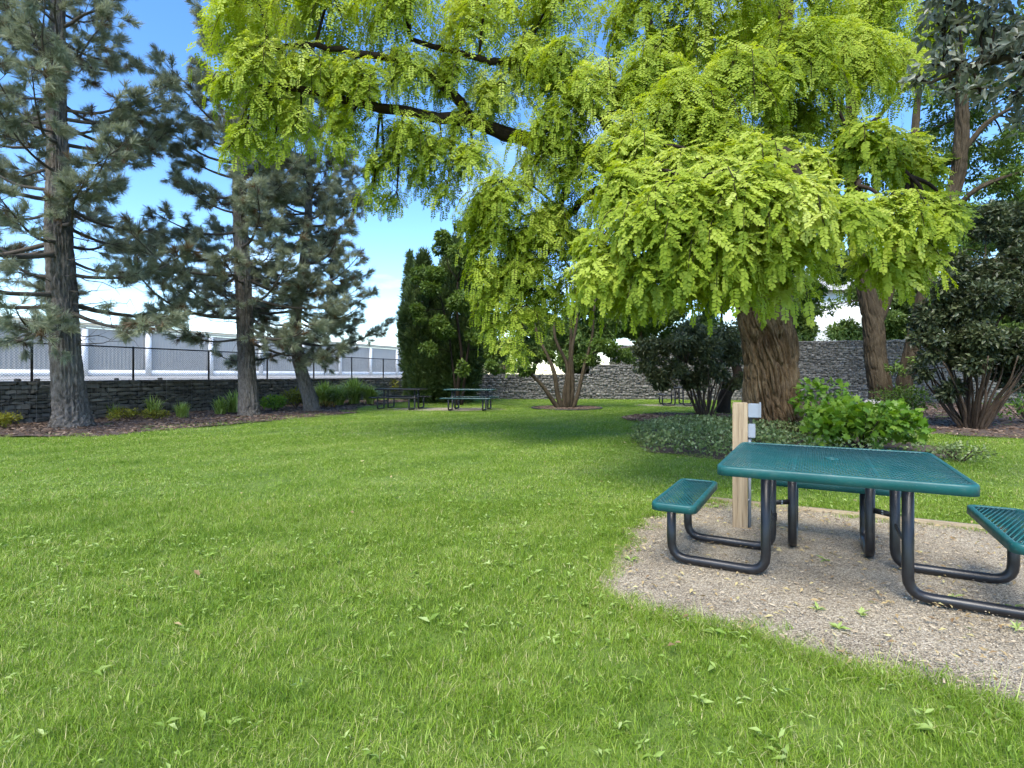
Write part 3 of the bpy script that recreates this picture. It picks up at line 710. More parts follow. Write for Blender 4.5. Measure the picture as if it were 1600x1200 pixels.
def pine(label, pts, rad, z_first, z_top, reach, seed, n_dead=26, density=1.0, keep=None):
    rr = np.random.default_rng(seed); rad = [x * .87 for x in rad]
    base = np.asarray(pts[0]); root = empty('pine_tree', (base[0], base[1], 0), label, 'tree', 'pine trees along the gabion wall')
    mb = trunk_mesh(pts, rad, 112, 260, rad[1] * .085, 'plate', .14, 0, seed); mb.obj('trunk', M['pine_bark'], root, True)
    P = spline(pts, 80)
    def trunk_at(z):
        k = np.argmin(np.abs(P[:, 2] - z)); return P[k], np.interp(k / 79, np.linspace(0, 1, len(rad)), rad)
    br = MB(); tu = []; dry = []
    z = z_first; az = rr.uniform(0, 6)
    while z < z_top:
        p, tr = trunk_at(z); f = (z - z_first) / (z_top - z_first)
        for b in range(int(rr.integers(2, 4))):
            az += 2.39 + rr.normal(0, .35)
            L = reach * (1 - .62 * f) * rr.uniform(.6, 1.1); el = R(rr.uniform(-8, 22) + 22 * f)
            hd = np.array([math.cos(az), math.sin(az), 0]); n = 12; t = np.linspace(0, 1, n)
            sag = -.16 * L * np.sin(t * math.pi * .85) + .10 * L * t ** 2
            Q = p + np.array([0, 0, rr.uniform(-.1, .1)]) + hd * (L * t)[:, None] * math.cos(el) + np.array([0, 0, 1.0]) * (L * t * math.sin(el) + sag)[:, None]
            Q += (np.stack([vnoise(np.c_[t * 3, np.full(n, az * 7 + k), np.full(n, z)]) - .5 for k in range(3)], -1)) * .35 * L * (t ** .7)[:, None] * np.array([.5, .5, .35])
            if keep is not None and not keep(Q[-1]): continue
            r0 = min(tr * .36, .012 + .015 * L); br.tube(Q, np.linspace(r0, .008, n), 6)
            ns = int((7.5 + 4.6 * L) * density)
            for s in range(ns):
                u = rr.uniform(.22, 1.0) ** .8; k = u * (n - 1); i = min(int(k), n - 2); q = Q[i] + (Q[i + 1] - Q[i]) * (k - i)
                side = rr.choice([-1, 1]); ld = unit(Q[min(i + 1, n - 1)] - Q[i]); lat = np.array([-ld[1], ld[0], 0]) * side
                d = unit(ld * rr.uniform(.3, 1.0) + lat * rr.uniform(.4, 1.1) + np.array([0, 0, rr.uniform(-.45, .45)]))
                l = rr.uniform(.25, .85) * (1.15 - .55 * u) * (.6 + .16 * L)
                e = q + d * l + np.array([0, 0, rr.uniform(-.12, .10)]) * l; mid = (q + e) / 2 + np.array([0, 0, rr.uniform(-.08, .05)]) * l
                br.tube([q, mid, e], [.0085, .0065, .004], 4, False)
                m = 2 + int(l * 4.5)
                for a in range(m):
                    v = 1 - .72 * a / m; c = mid + (e - mid) * (2 * v - 1) if v > .5 else q + (mid - q) * 2 * v
                    dd = unit(d + rr.normal(0, .5, 3) + np.array([0, 0, -.05])); 
                    if a: c = c + dd * .07
                    (dry if rr.random() < .07 else tu).append((c, dd))
        z += rr.uniform(.27, .46)
    # bare dead twigs low on the trunk
    for k in range(n_dead):
        z = rr.uniform(z_first * .75, z_first + 2.5); p, tr = trunk_at(z); a = rr.uniform(0, 6.28); L = rr.uniform(.6, 1.8)
        hd = np.array([math.cos(a), math.sin(a), rr.uniform(-.3, .25)]); t = np.linspace(0, 1, 7)[:, None]
        Q = p + hd * L * t + rr.normal(0, .05, (7, 3)) * t * L; br.tube(Q, np.linspace(.018, .004, 7), 5)
        for b in range(4):
            q = Q[rr.integers(2, 7)]; br.tube([q, q + (unit(hd + rr.normal(0, .7, 3))) * rr.uniform(.2, .5)], [.006, .002], 3, False)
    br.obj('branches', M['twig'], root, True)
    for name, arr, mat in (('crown', tu, 'needle'), ('dry_needles', dry, 'dry_needle')):
        sp = Spray(TUFT); C = np.array([a for a, b in arr]); D = np.array([b for a, b in arr]); k = len(C)
        sp.add(C, frames(D, rand_dirs(k)), rr.uniform(.19, .30, k), np.clip(rr.normal(.5, .2, k), 0, 1)); sp.obj(name, M[mat], root)
    return root
pine('thick grey pine tree, leftmost, in front of the gabion wall', [(-10.85, 13.3, -.1), (-10.87, 13.3, .35), (-10.95, 13.3, 1.2), W(98, 480, 13.3), W(92, 380, 13.3), W(92, 290, 13.4), W(88, 130, 13.5), W(92, -60, 13.7), W(90, -220, 13.8)],
     [.58, .42, .36, .33, .30, .27, .20, .12, .04], 2.6, 13.2, 4.0, 3)
pine('middle straight pine tree between the thick pine and the leaning pine', [(-8.27, 17.0, -.1), (-8.3, 17.0, .4), W(385, 560, 17), W(380, 440, 17), W(374, 300, 17), W(378, 180, 17.1), W(376, 20, 17.2), W(380, -120, 17.3)],
     [.42, .34, .28, .25, .21, .17, .11, .04], 2.5, 14.6, 3.7, 5)
pine('slender leaning pine tree at the end of the mulch bed', [(-7.05, 19.0, -.1), (-7.12, 19.0, .4), W(466, 560, 19), W(462, 500, 19), W(474, 420, 19), W(482, 330, 19), W(484, 200, 19), W(488, 90, 19)],
     [.34, .27, .22, .20, .17, .14, .08, .03], 2.4, 12.0, 3.5, 9)

# ------------------------------------------------------------------ golden locust tree
def locust():
    bx, by = 5.62, 11.6
    root = empty('locust_tree', (bx, by, 0), 'huge golden green locust tree with furrowed trunk and drooping feathery leaves', 'tree')
    tp = [(bx + .02, by, -.15), (bx, by, .25), W(1206, 620, by), W(1204, 560, by), W(1196, 490, by), W(1188, 430, by), W(1178, 390, by)]
    trunk_mesh(tp, [.76, .62, .53, .51, .52, .56, .38], 300, 220, .044, 'furrow', .34, .30, 4).obj('trunk', M['locust_bark'], root, True)
    up = MB()
    fork = W(1195, 455, by)
    limbs = []
    def limb(pts, r0, r1, n=22, into=None):
        P = spline(pts, n); P[1:-1] += (RNG.random((n - 2, 3)) - .5) * .07; (into or lm).tube(P, np.linspace(r0, r1, n) * (1 + .08 * np.sin(np.arange(n) * 1.7)), 10); limbs.append(P); return P
    lm = MB()
    # upright leaders with the same furrowed bark
    limb([fork, W(1215, 330, by), W(1222, 160, by), W(1228, 20, by), W(1236, -170, by)], .36, .07, into=up)
    limb([fork + [-.2, -.1, 0], W(1140, 330, 11.2), W(1124, 238, 11.0), W(1112, 120, 10.8), W(1100, -60, 10.6)], .26, .06)
    limb([fork + [-.25, -.15, -.1], W(1080, 340, 10.7), W(1043, 255, 10.4), W(1036, 160, 10.2), W(1022, 85, 10.0), W(1000, -40, 9.8)], .24, .06)
    # long limbs to the left
    limb([fork + [-.3, -.1, -.15], W(1050, 340, 10.4), W(950, 257, 10.0), W(905, 240, 9.9), W(862, 230, 9.7), W(800, 212, 9.5), W(735, 188, 9.3), W(640, 175, 9.1), W(520, 150, 8.9), W(410, 130, 8.7)], .24, .04, 34)
    limb([W(1043, 255, 10.4), W(985, 215, 10.0), W(948, 190, 9.8), W(880, 140, 9.5), W(800, 100, 9.4), W(750, 92, 9.3), W(640, 60, 9.2)], .13, .04, 26)
    limb([W(735, 188, 9.3), W(700, 140, 9.2), W(660, 112, 9.1), W(614, 94, 9.0), W(540, 80, 8.9), W(450, 70, 8.8), W(350, 95, 8.6)], .10, .025, 26)
    limb([W(905, 240, 9.9), W(880, 300, 9.5), W(870, 345, 9.3), W(850, 380, 9.2)], .07, .025, 12)
    limb([W(1000, 300, 10.1), W(930, 300, 9.8), W(890, 335, 9.6), W(872, 370, 9.5), W(840, 420, 9.3)], .09, .025, 14)
    # limbs towards the viewer and to the right
    limb([fork + [-.05, -.3, 0], W(1180, 330, 9.6), W(1160, 250, 8.0), W(1130, 265, 6.6), W(1100, 300, 5.6), W(1060, 345, 5.3)], .20, .03, 26)
    limb([W(1170, 290, 8.8), W(1210, 240, 7.4), W(1240, 255, 6.2), W(1255, 300, 5.3)], .11, .025, 18)
    limb([fork + [.2, -.2, 0], W(1270, 330, 9.8), W(1330, 240, 8.4), W(1380, 235, 7.2), W(1420, 275, 6.3)], .16, .03, 22)
    limb([W(1330, 240, 8.4), W(1330, 270, 7.0), W(1340, 290, 6.0)], .07, .025, 12)
    limb([fork + [.2, 0, 0], W(1290, 300, 11.5), W(1330, 180, 11.6), W(1350, 60, 11.6), W(1370, -90, 11.7)], .18, .05)
    limb([fork + [0, .3, 0], W(1150, 320, 13), W(1080, 200, 14), W(1000, 90, 14.6)], .16, .04)
    limb([fork + [.1, .3, 0], W(1260, 330, 13.2), W(1330, 230, 14.4), W(1420, 130, 15)], .16, .04)
    up.obj('leader', M['locust_bark'], root, True)
    allp = np.vstack(limbs)
    # foliage masses: photo pixel, distance, radius in metres
    near = [(1010, 350, 5.3, .40), (1085, 318, 5.0, .42), (1160, 305, 4.9, .40), (1235, 318, 4.9, .36), (1040, 405, 5.2, .38), (1120, 380, 5.0, .40), (1195, 385, 5.1, .34), (962, 420, 5.5, .36), (940, 385, 5.8, .30),
            (1310, 335, 5.3, .33), (1265, 370, 5.3, .27), (1385, 335, 5.8, .38), (1450, 330, 6.1, .34), (1410, 400, 6.3, .36), (1440, 380, 6.4, .25), (1365, 405, 6.2, .24), (1490, 335, 6.3, .20), (985, 455, 5.6, .26), (1070, 435, 5.4, .27), (1150, 430, 5.2, .25), (1215, 440, 5.4, .22),
            (1350, 225, 6.5, .40), (1410, 235, 6.7, .34), (1440, 265, 6.6, .24), (985, 290, 6.3, .40), (1070, 262, 6.3, .42), (1165, 250, 6.1, .40), (1245, 262, 6.2, .34), (1005, 245, 6.8, .42), (1125, 280, 5.6, .34), (1205, 285, 5.6, .30)]
    mid = [(1075, 175, 7.4, .75), (1150, 130, 7.6, .75), (1130, 220, 7.2, .55), (1200, 235, 7.6, .55), (980, 230, 7.8, .62), (1010, 130, 8.2, .72), (930, 140, 8.4, .62), (1240, 100, 8.6, .85), (1320, 95, 9.0, .80),
           (1290, 190, 8.8, .55), (870, 195, 8.6, .62), (900, 270, 8.6, .50), (955, 325, 8.4, .45), (1230, 180, 9.4, .6), (1400, 110, 9.4, .6), (880, 100, 8.8, .62),
           (790, 300, 8.8, .62), (770, 370, 9.0, .50), (800, 430, 9.0, .50), (775, 465, 9.0, .34), (815, 490, 9.0, .36), (850, 470, 9.2, .36), (845, 350, 8.8, .50), (795, 535, 9.0, .22), (890, 430, 9.4, .40), (905, 375, 9.6, .42), (775, 505, 9.1, .32), (760, 330, 9.2, .5), (820, 380, 9.3, .55), (785, 440, 9.3, .5), (840, 420, 9.0, .45), (870, 340, 9.2, .5), (830, 450, 9.4, .5), (880, 470, 9.4, .35), (925, 420, 9.6, .4), (765, 420, 9.0, .42), (810, 550, 9.0, .2), (760, 470, 9.2, .3),
           (740, 250, 9.0, .48), (690, 235, 9.1, .52), (700, 295, 9.1, .36), (640, 210, 9.0, .62), (600, 255, 9.0, .42), (585, 295, 9.0, .30), (545, 205, 8.9, .52), (560, 130, 8.9, .72), (480, 110, 8.8, .66), (410, 95, 8.7, .60),
           (365, 130, 8.6, .40), (420, 170, 8.7, .48), (385, 205, 8.6, .36), (470, 185, 8.8, .44), (365, 232, 8.6, .22), (640, 110, 9.0, .60), (715, 110, 9.2, .56), (780, 145, 9.3, .55), (830, 95, 9.3, .55), (840, 260, 8.9, .45), (730, 190, 9.2, .45), (660, 275, 9.1, .30),(620,310,9.0,.22),(430,225,8.8,.26)]
    high = [(400, 20, 8.8, .8), (520, 20, 9.0, .9), (640, 10, 9.2, .9), (760, 20, 9.4, .9), (880, 10, 9.4, .9), (1000, 20, 9.2, .9), (1110, 10, 9.0, 1.0), (1230, 0, 9.4, 1.0), (1350, 10, 10, .9), (1460, 40, 10.5, .7),
            (600, -110, 9.6, 1.2), (800, -120, 10, 1.2), (1000, -130, 10, 1.3), (1200, -140, 10.4, 1.3), (1400, -110, 11, 1.1), (900, -260, 11, 1.3), (1200, -280, 11.4, 1.4),
            (1060, 90, 13.4, 1.1), (1180, 60, 13.2, 1.2), (1320, 60, 14, 1.1), (1100, 220, 13.4, .8), (1260, 300, 12.6, .7), (1180, 300, 13.2, .8), (1350, 330, 12.6, .55), (1040, 330, 12.6, .55), (1280, 420, 12.6, .5), (1400, 250, 14.2, .6)]
    tw = MB(); crown = Spray(PIN); crown2 = Spray(PINF)
    def mass(px, py, d, r, into, per, ls, step):
        c = W(px, py, d); 
        k = np.argmin(np.linalg.norm(allp - (c + [0, 0, r * .4]), axis=1)); q = allp[k]
        top = c + np.array([0, 0, .35 * r])
        if np.linalg.norm(q - top) > .15:
            m_ = (q + top) / 2 + np.array([0, 0, .12 * np.linalg.norm(top - q)]); tw.tube(spline([q, m_, top], 9), np.linspace(.028, .012, 9), 5)
        mt = RNG.normal(.02, .09); outw = unit(np.array([c[0] - bx, c[1] - by, 0.0]))
        ns = int(per * r ** 2) + 4
        for s in range(ns):
            a = RNG.uniform(0, 2 * math.pi); h = np.array([math.cos(a), math.sin(a), 0]); u = RNG.random() ** .6
            p0 = c + h * r * .80 * u * RNG.uniform(.1, 1) + np.array([0, 0, r * (.70 - .45 * u * RNG.random() - .75 * RNG.random())])
            L = r * RNG.uniform(.55, 1.45); m = max(4, int(L / step)); t = np.linspace(0, 1, m)
            hh = unit(h * .75 + outw * .65 + RNG.normal(0, .25, 3) * [1, 1, 0]); dr_ = RNG.uniform(.7, 1.25)
            P = p0 + hh * (L * .75 * (t - .25 * t ** 2))[:, None] + np.array([0, 0, 1.0]) * (L * (.30 * t - dr_ * t ** 2))[:, None]
            if s % 3 == 0:
                q3 = np.vstack([top, (top + p0) / 2 + [0, 0, .05], P[::3], P[-1:]]); tw.tube(q3, np.linspace(.010, .003, len(q3)), 3, False)
            Tn = unit(np.gradient(P, axis=0)); sd = np.where(np.arange(m) % 2 == 0, 1, -1)[:, None]
            lat = unit(np.cross(Tn, [0, 0, 1.0])) * sd
            X = lat * .95 + Tn * .65 + np.array([0, 0, -.26]) + RNG.normal(0, .2, (m, 3)); X[-1] = Tn[-1] + [0, 0, -.15]
            Zv = np.array([0, 0, 1.0]) + RNG.normal(0, .24, (m, 3)) + hh * .6
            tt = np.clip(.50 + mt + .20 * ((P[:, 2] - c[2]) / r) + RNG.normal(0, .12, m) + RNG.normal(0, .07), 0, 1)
            into.add(P, frames(X, Zv), ls * RNG.uniform(.75, 1.2, m), tt)
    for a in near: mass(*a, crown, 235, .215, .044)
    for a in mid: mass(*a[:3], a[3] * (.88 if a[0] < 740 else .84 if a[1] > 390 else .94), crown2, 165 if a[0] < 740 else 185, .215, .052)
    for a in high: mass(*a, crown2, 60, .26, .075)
    lm.obj('limbs', M['limb_bark'], root, True)
    setp(tw.obj('twigs', M['limb_bark'], root), kind='stuff')
    crown.obj('crown', M['locust'], root)
    crown2.obj('crown', M['locust'], root)
locust()

# ------------------------------------------------------------------ conifers and trees along the back wall
def column_tree(name, label, base, h, rw, mat, n, size, waist=.55, lean=0.0, group=None, lumps=26):
    root = empty(name, (*base, 0), label, 'tree', group)
    mb = MB(); mb.tube([(base[0], base[1], -.1), (base[0], base[1], h * .85)], [rw * .12, .02], 8); mb.obj('trunk', M['brown_bark'], root)
    C, Rr = [], []
    for k in range(lumps * 6):
        z = RNG.uniform(.02, .97) * h; f = z / h
        w = rw * (min(1, (.42 + f / waist * .58)) if f < waist else max(.06, (1 - (f - waist) / (1 - waist)) ** .75))
        a = RNG.uniform(0, 2 * math.pi); r = RNG.uniform(.18, .34) * rw * (1.15 - .5 * f)
        C.append((base[0] + math.cos(a) * max(0, w - r * .8) + lean * z, base[1] + math.sin(a) * max(0, w - r * .8), max(r * .6, z))); Rr.append(r)
    mb = MB(); LV = (np.array([[0, 0, 0], [.35, .10, .02], [1, 0, 0], [.35, -.10, .02]]), np.array([[0, 1, 2], [0, 2, 3]]))
    for c, r in zip(C, Rr):
        k = int(n * r * r) + 6; d = rand_dirs(k); p = np.asarray(c) + d * r * (RNG.random((k, 1)) ** .4) * [1, 1, 1.5]
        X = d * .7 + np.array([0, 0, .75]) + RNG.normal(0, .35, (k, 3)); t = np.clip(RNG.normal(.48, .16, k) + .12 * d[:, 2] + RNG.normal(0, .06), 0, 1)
        mb.stamp(LV[0], LV[1], p, frames(X, rand_dirs(k)), size * RNG.uniform(.6, 1.3, k), t)
    mb.obj('crown', mat, root); return root
column_tree('cypress_tree', 'slim dark pointed cypress rising behind the bushy columnar trees', (-5.15, 27.2), 7.6, .62, M['cypress'], 2600, .24, .45)
column_tree('juniper_tree', 'broad dark columnar juniper behind the second picnic table', (-2.55, 24.9), 7.6, 1.7, M['cypress'], 2200, .24, .5, lumps=34)
column_tree('juniper_tree', 'lighter upright juniper at the left of the broad dark juniper', (-4.0, 24.4), 6.8, 1.15, M['cypress'], 2300, .24, .55, lumps=30)

def leafy_tree(name, label, base, stems, masses, mat, bark_, n, size, cat='tree', group=None, stem_r=.09, leaf=LEAF, trunk=None, droop=.25, flat=.8, tint=(.5, .18), twigs=5, shell=.45, stem_name='stem'):
    """stems: end points; masses: (centre, radius)"""
    root = empty(name, (base[0], base[1], 0), label, cat, group)
    ends = []
    for k, (a, e, r0, r1) in enumerate(stems):
        mb = MB(); P = fractal_limbs(mb, a, e, r0, r1, 14, .07, 9); mb.obj(stem_name, M[bark_], root, True); ends.append(P)
    allp = np.vstack(ends) if ends else np.array([[base[0], base[1], 0.5]])
    tw = MB(); C, Rr = [], []
    for c, r in masses:
        c = np.asarray(c); w = np.linalg.norm(allp - c, axis=1) + np.where(allp[:, 2] > c[2] + .2, 2, 0); q = allp[np.argmin(w)]
        fractal_limbs(tw, q, c, .012 + .02 * r, .008, 8, .08, 5)
        for s in range(twigs):
            d = rand_dirs(1)[0] * [1, 1, .6]; fractal_limbs(tw, c - d * r * .1, c + d * r * .8, .008, .003, 5, .1, 3)
        m = max(3, int(5 * r)) + 2
        for s in range(m):
            d = rand_dirs(1)[0]; C.append(c + d * r * .55 * [1, 1, flat]); Rr.append(r * RNG.uniform(.32, .55))
    if masses:
        setp(tw.obj('twigs', M[bark_], root), kind='stuff')
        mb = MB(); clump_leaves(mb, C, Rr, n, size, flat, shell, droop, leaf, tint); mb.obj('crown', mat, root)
    return root
# loose bright tree tangled in front of the junipers
ms = [(W(px, py, d), r) for px, py, d, r in [(690, 380, 22.6, .6), (725, 400, 22.4, .75), (680, 440, 22.2, .7), (725, 470, 22.0, .75), (690, 510, 22.2, .65), (740, 530, 22.0, .6), (655, 490, 22.6, .5), (765, 430, 22.4, .7), (770, 550, 22, .55), (725, 350, 22.6, .5), (655, 430, 22.8, .5), (755, 375, 22.6, .6), (670, 545, 22.3, .4), (720, 575, 22, .4)]]
leafy_tree('birch_tree', 'loose leafy green tree growing into the columnar junipers', (-2.2, 22.9), [((-2.25, 22.9, -.1), W(715, 440, 22.6), .09, .03), ((-2.15, 22.9, -.1), W(745, 470, 22.6), .07, .03), ((-2.3, 22.9, -.1), W(690, 470, 22.6), .06, .02)], ms, M['green_leaf'], 'limb_bark', 3800, .16)
# small multi-stem tree in the mulch ring
b = (2.1, 20.75)
def S(dx, px, py, d, r): return ((b[0] + dx, b[1], -.1), W(px, py, d), r, r * .35)
stems = [S(-.22, 800, 545, 20.3, .10), S(-.12, 832, 500, 20.6, .11), S(-.02, 868, 470, 20.9, .10), S(.06, 885, 440, 20.5, .10), S(.12, 898, 430, 20.8, .09), S(.2, 930, 470, 20.4, .09), S(.16, 948, 505, 21.2, .07)]
ms = [(W(px, py, d), r) for px, py, d, r in [(825, 570, 20.0, .62), (775, 575, 20.3, .42), (850, 555, 21, .5), (945, 540, 20.6, .66), (915, 560, 21, .55), (975, 555, 20.8, .5), (955, 500, 21, .6), (835, 510, 21, .6), (880, 520, 21.4, .35), (930, 460, 21, .5), (800, 540, 21, .5), (860, 460, 20.6, .5), (900, 400, 20.8, .6), (940, 420, 21, .55)]]
leafy_tree('multi_stem_tree', 'small tree with many fanning stems in a round mulch ring on the lawn', b, stems, ms, M['green_leaf'], 'brown_bark', 4200, .125)
mb = MB(); E_ = ell(2.1, 20.7, 1.34, 1.27, 48); pts = np.c_[E_, np.full(48, .03)]; pts = np.vstack([pts, pts[:1]])
mb.tube(pts, .03, 6, False); setp(mb.obj('edging_ring', M['plastic_edge'], smooth=True), 'black plastic edging around the mulch ring of the multi-stem tree', 'edging')

# dark multi-stem shrubs
def shrub_stems(base, n, h, spread, r=.022):
    out = []
    for k in range(n):
        a = RNG.uniform(0, 2 * math.pi); u = RNG.uniform(.2, 1.0)
        s = (base[0] + math.cos(a) * .22 * u, base[1] + math.sin(a) * .22 * u, -.05)
        out.append((s, (base[0] + math.cos(a) * spread * u, base[1] + math.sin(a) * spread * u, h * RNG.uniform(.75, 1.15)), r * RNG.uniform(.8, 1.9), r * .5))
    return out
b = (6.05, 16.9)
ms = [(W(px, py, d), r) for px, py, d, r in [(1080, 520, 16.8, .6), (1030, 545, 16.6, .55), (1130, 530, 16.8, .6), (1010, 570, 16.8, .42), (1060, 575, 16.3, .5), (1110, 580, 16.4, .5), (1150, 560, 17, .5), (1165, 590, 17.2, .3), (1085, 545, 17.6, .7), (1040, 600, 16.5, .35), (1140, 600, 17.2, .35), (1005, 545, 16.9, .4), (1060, 535, 16.0, .5), (1110, 545, 16.0, .5), (1025, 585, 16.2, .4), (1085, 595, 16.6, .4)]]
leafy_tree('shrub', 'dark leafy multi-stem shrub left of the big trunk in a mulch bed', b, shrub_stems(b, 26, 1.5, 1.0), ms, M['olive_leaf'], 'stem', 4200, .14, 'shrub', stem_r=.03)
b = (11.1, 13.0)
ms = [(W(px, py, d), r) for px, py, d, r in [(1500, 560, 12.8, .75), (1560, 540, 12.8, .75), (1450, 540, 12.8, .5), (1530, 480, 12.8, .8), (1470, 480, 13, .6), (1590, 470, 12.8, .7), (1560, 410, 13, .8), (1500, 420, 13.2, .6), (1620, 550, 13, .7), (1600, 390, 13.4, .7), (1650, 460, 13, .8), (1440, 580, 13, .3), (1490, 610, 13, .35), (1580, 590, 12.9, .4), (1540, 350, 13.5, .6), (1590, 330, 14, .7), (1640, 380, 13.6, .8), (1480, 450, 12.9, .5), (1520, 530, 12.6, .6), (1590, 540, 12.5, .6), (1450, 500, 13, .45)]]
leafy_tree('shrub', 'tall dark evergreen shrub with many bare stems at the right edge', b, shrub_stems(b, 38, 1.9, 1.25, .024), ms, M['dark_leaf'], 'stem', 3900, .14, 'shrub')

# tree with a crooked dark trunk behind the left shrub
b = W(1130, 648, 18.2)[:2]
root = empty('crooked_tree', (*b, 0), 'tree with a crooked dark trunk just left of the big trunk', 'tree')
mb = MB(); mb.tube(spline([(b[0], b[1], -.1), W(1132, 622, 18.2), W(1140, 606, 18.2), W(1153, 592, 18.2), W(1150, 572, 18.3), W(1140, 540, 18.4)], 24), np.linspace(.24, .13, 24), 14); mb.obj('trunk', M['limb_bark'], root, True)
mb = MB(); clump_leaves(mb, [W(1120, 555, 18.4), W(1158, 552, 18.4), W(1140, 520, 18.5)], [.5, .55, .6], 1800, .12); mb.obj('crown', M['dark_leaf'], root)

# trees on the right behind the table
def big_tree(label, trunks, masses, mat, leafs, size, bark_='brown_bark', ridge=.022, group=None, sub=8, n=260, twig_r=.03, leaf=LEAF, name='tree'):
    p0 = np.asarray(trunks[0][0][0]); root = empty(name, (p0[0], p0[1], 0), label, 'tree', group)
    lines = []
    for k, (pts, rad) in enumerate(trunks):
        trunk_mesh(pts, rad, 110 if k == 0 else 40, 190 if k == 0 else 70, ridge * (1 if k == 0 else .4), 'furrow', .12, .1, k + 3).obj('trunk' if k == 0 else 'limb', M[bark_], root, True)
        lines.append(spline(pts, 30))
    allp = np.vstack(lines); tw = MB(); C, Rr = [], []
    for c, r in masses:
        c = np.asarray(c); w = np.linalg.norm(allp - c, axis=1) + np.where(allp[:, 2] > c[2] + .3, 3, 0); q = allp[np.argmin(w)]
        P = fractal_limbs(tw, q, c, twig_r, .012, 12, .08, 6)
        for s in range(sub):
            d = rand_dirs(1)[0] * [1, 1, .55]; e = c + d * r * RNG.uniform(.5, .95); fractal_limbs(tw, P[-3], e, .012, .004, 6, .1, 4)
            C.append(e); Rr.append(r * RNG.uniform(.28, .5))
    setp(tw.obj('branches', M['limb_bark'], root, True), kind='stuff')
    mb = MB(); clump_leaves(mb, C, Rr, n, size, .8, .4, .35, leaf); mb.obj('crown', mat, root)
    return root
b = W(1378, 640, 20.2)
big_tree('forked brown tree trunk in front of the high pale gabion wall',
         [([(b[0], b[1], -.15), W(1376, 610, 20.2), W(1368, 560, 20.2), W(1364, 505, 20.2), W(1350, 440, 20.2), W(1338, 380, 20.2), W(1332, 260, 20.2), W(1330, 150, 20.2), W(1330, 30, 20.2)], [.46, .38, .35, .34, .26, .24, .19, .15, .06]),
          ([W(1365, 515, 20.2), W(1384, 470, 20.1), W(1400, 400, 20.0), W(1420, 300, 19.9), W(1432, 180, 19.8), W(1440, 60, 19.7)], [.22, .19, .17, .15, .12, .05])],
         [(W(px, py, d), r) for px, py, d, r in [(1330, 100, 20, 1.0), (1290, 40, 20.5, 1.2), (1420, 120, 20, 1.0), (1450, 40, 20, 1.2), (1370, 0, 20, 1.4), (1290, 420, 20.6, .6), (1310, 350, 20.4, .6), (1440, 230, 20, .8), (1400, 310, 20.4, .7), (1380, 470, 20.6, .5), (1290, 480, 21, .5), (1400, -100, 20, 1.6), (1300, -100, 20, 1.5), (1280, 330, 21, .7), (1300, 250, 21, .8), (1350, 420, 21, .6), (1410, 380, 21, .7), (1440, 300, 21, .8)]], M['far_leaf'], 0, .16, n=800)
b = W(1410, 642, 19.4)
big_tree('slender leaning tree trunk right of the forked trunk',
         [([(b[0], b[1], -.15), W(1412, 610, 19.4), W(1422, 560, 19.4), W(1436, 500, 19.3), W(1455, 420, 19.2), W(1480, 330, 19.1), W(1497, 270, 19.0), W(1503, 190, 18.9), W(1500, 90, 18.8), W(1495, 0, 18.8)], [.32, .26, .24, .23, .22, .22, .21, .19, .14, .06]),
          ([W(1497, 250, 19.0), W(1530, 205, 18.6), W(1560, 180, 18.3), W(1600, 160, 18)], [.10, .09, .07, .03]),
          ([W(1490, 330, 19.1), W(1520, 300, 18.6), W(1560, 280, 18.3), W(1600, 268, 18)], [.09, .08, .06, .03])],
         [(W(px, py, d), r) for px, py, d, r in [(1540, 230, 19, .8), (1580, 280, 18.6, .8), (1520, 330, 19, .7), (1580, 350, 19, .8), (1470, 250, 19.4, .6), (1470, 150, 19.4, .8), (1560, 120, 19, 1.0), (1500, 60, 19, 1.1), (1620, 200, 18.6, 1.0), (1600, 30, 18.6, 1.2), (1430, 560, 19.2, .45), (1400, 580, 18.9, .3), (1440, 450, 19.4, .5), (1440, 520, 19, .4), (1520, -80, 19, 1.5), (1490, 400, 19.4, .6), (1560, 430, 19.6, .8), (1540, 170, 20, 1.0), (1590, 230, 20, 1.0), (1500, 130, 20.4, .9), (1560, 300, 20.4, .9), (1500, 230, 20.6, .8), (1600, 120, 20, 1.0), (1460, 330, 20.4, .7), (1600, 320, 20, 1.0), (1540, 260, 21, 1.0), (1480, 190, 21, .9), (1570, 60, 20.6, 1.2), (1530, 380, 20.6, .9), (1600, 390, 20.4, .9), (1440, 210, 21, .7), (1450, 400, 20.8, .7)]], M['green_leaf'], 0, .16, n=900)
# grey-leaved tree hanging into the top right corner, its trunk just outside the frame
p0 = (6.6, 4.6)
big_tree('grey leaved tree branch hanging into the top right corner',
         [([(p0[0], p0[1], -.1), (6.6, 4.6, 1.6), (6.5, 4.7, 3.2), (6.3, 4.9, 5.4), (6.2, 5.0, 7.2)], [.26, .21, .18, .13, .05]),
          ([(6.5, 4.7, 3.2), W(1640, 120, 5.0), W(1590, 95, 5.2), W(1530, 100, 5.4), W(1450, 130, 5.5)], [.10, .07, .05, .03, .012])],
         [(W(px, py, d), r) for px, py, d, r in [(1560, 85, 5.3, .22), (1510, 100, 5.4, .20), (1470, 95, 5.5, .18), (1435, 120, 5.6, .15), (1600, 100, 5.2, .24), (1580, 150, 5.2, .18), (1530, 145, 5.4, .16), (1485, 140, 5.5, .13), (1600, 190, 5.2, .15), (1630, 150, 5.1, .25), (1600, 40, 5.2, .3), (1530, 40, 5.4, .28), (1470, 45, 5.5, .25), (1650, 80, 5, .4), (1560, -20, 5.3, .45), (1480, -20, 5.4, .35)]], M['grey_leaf'], 0, .105, sub=9, n=2000, twig_r=.012)

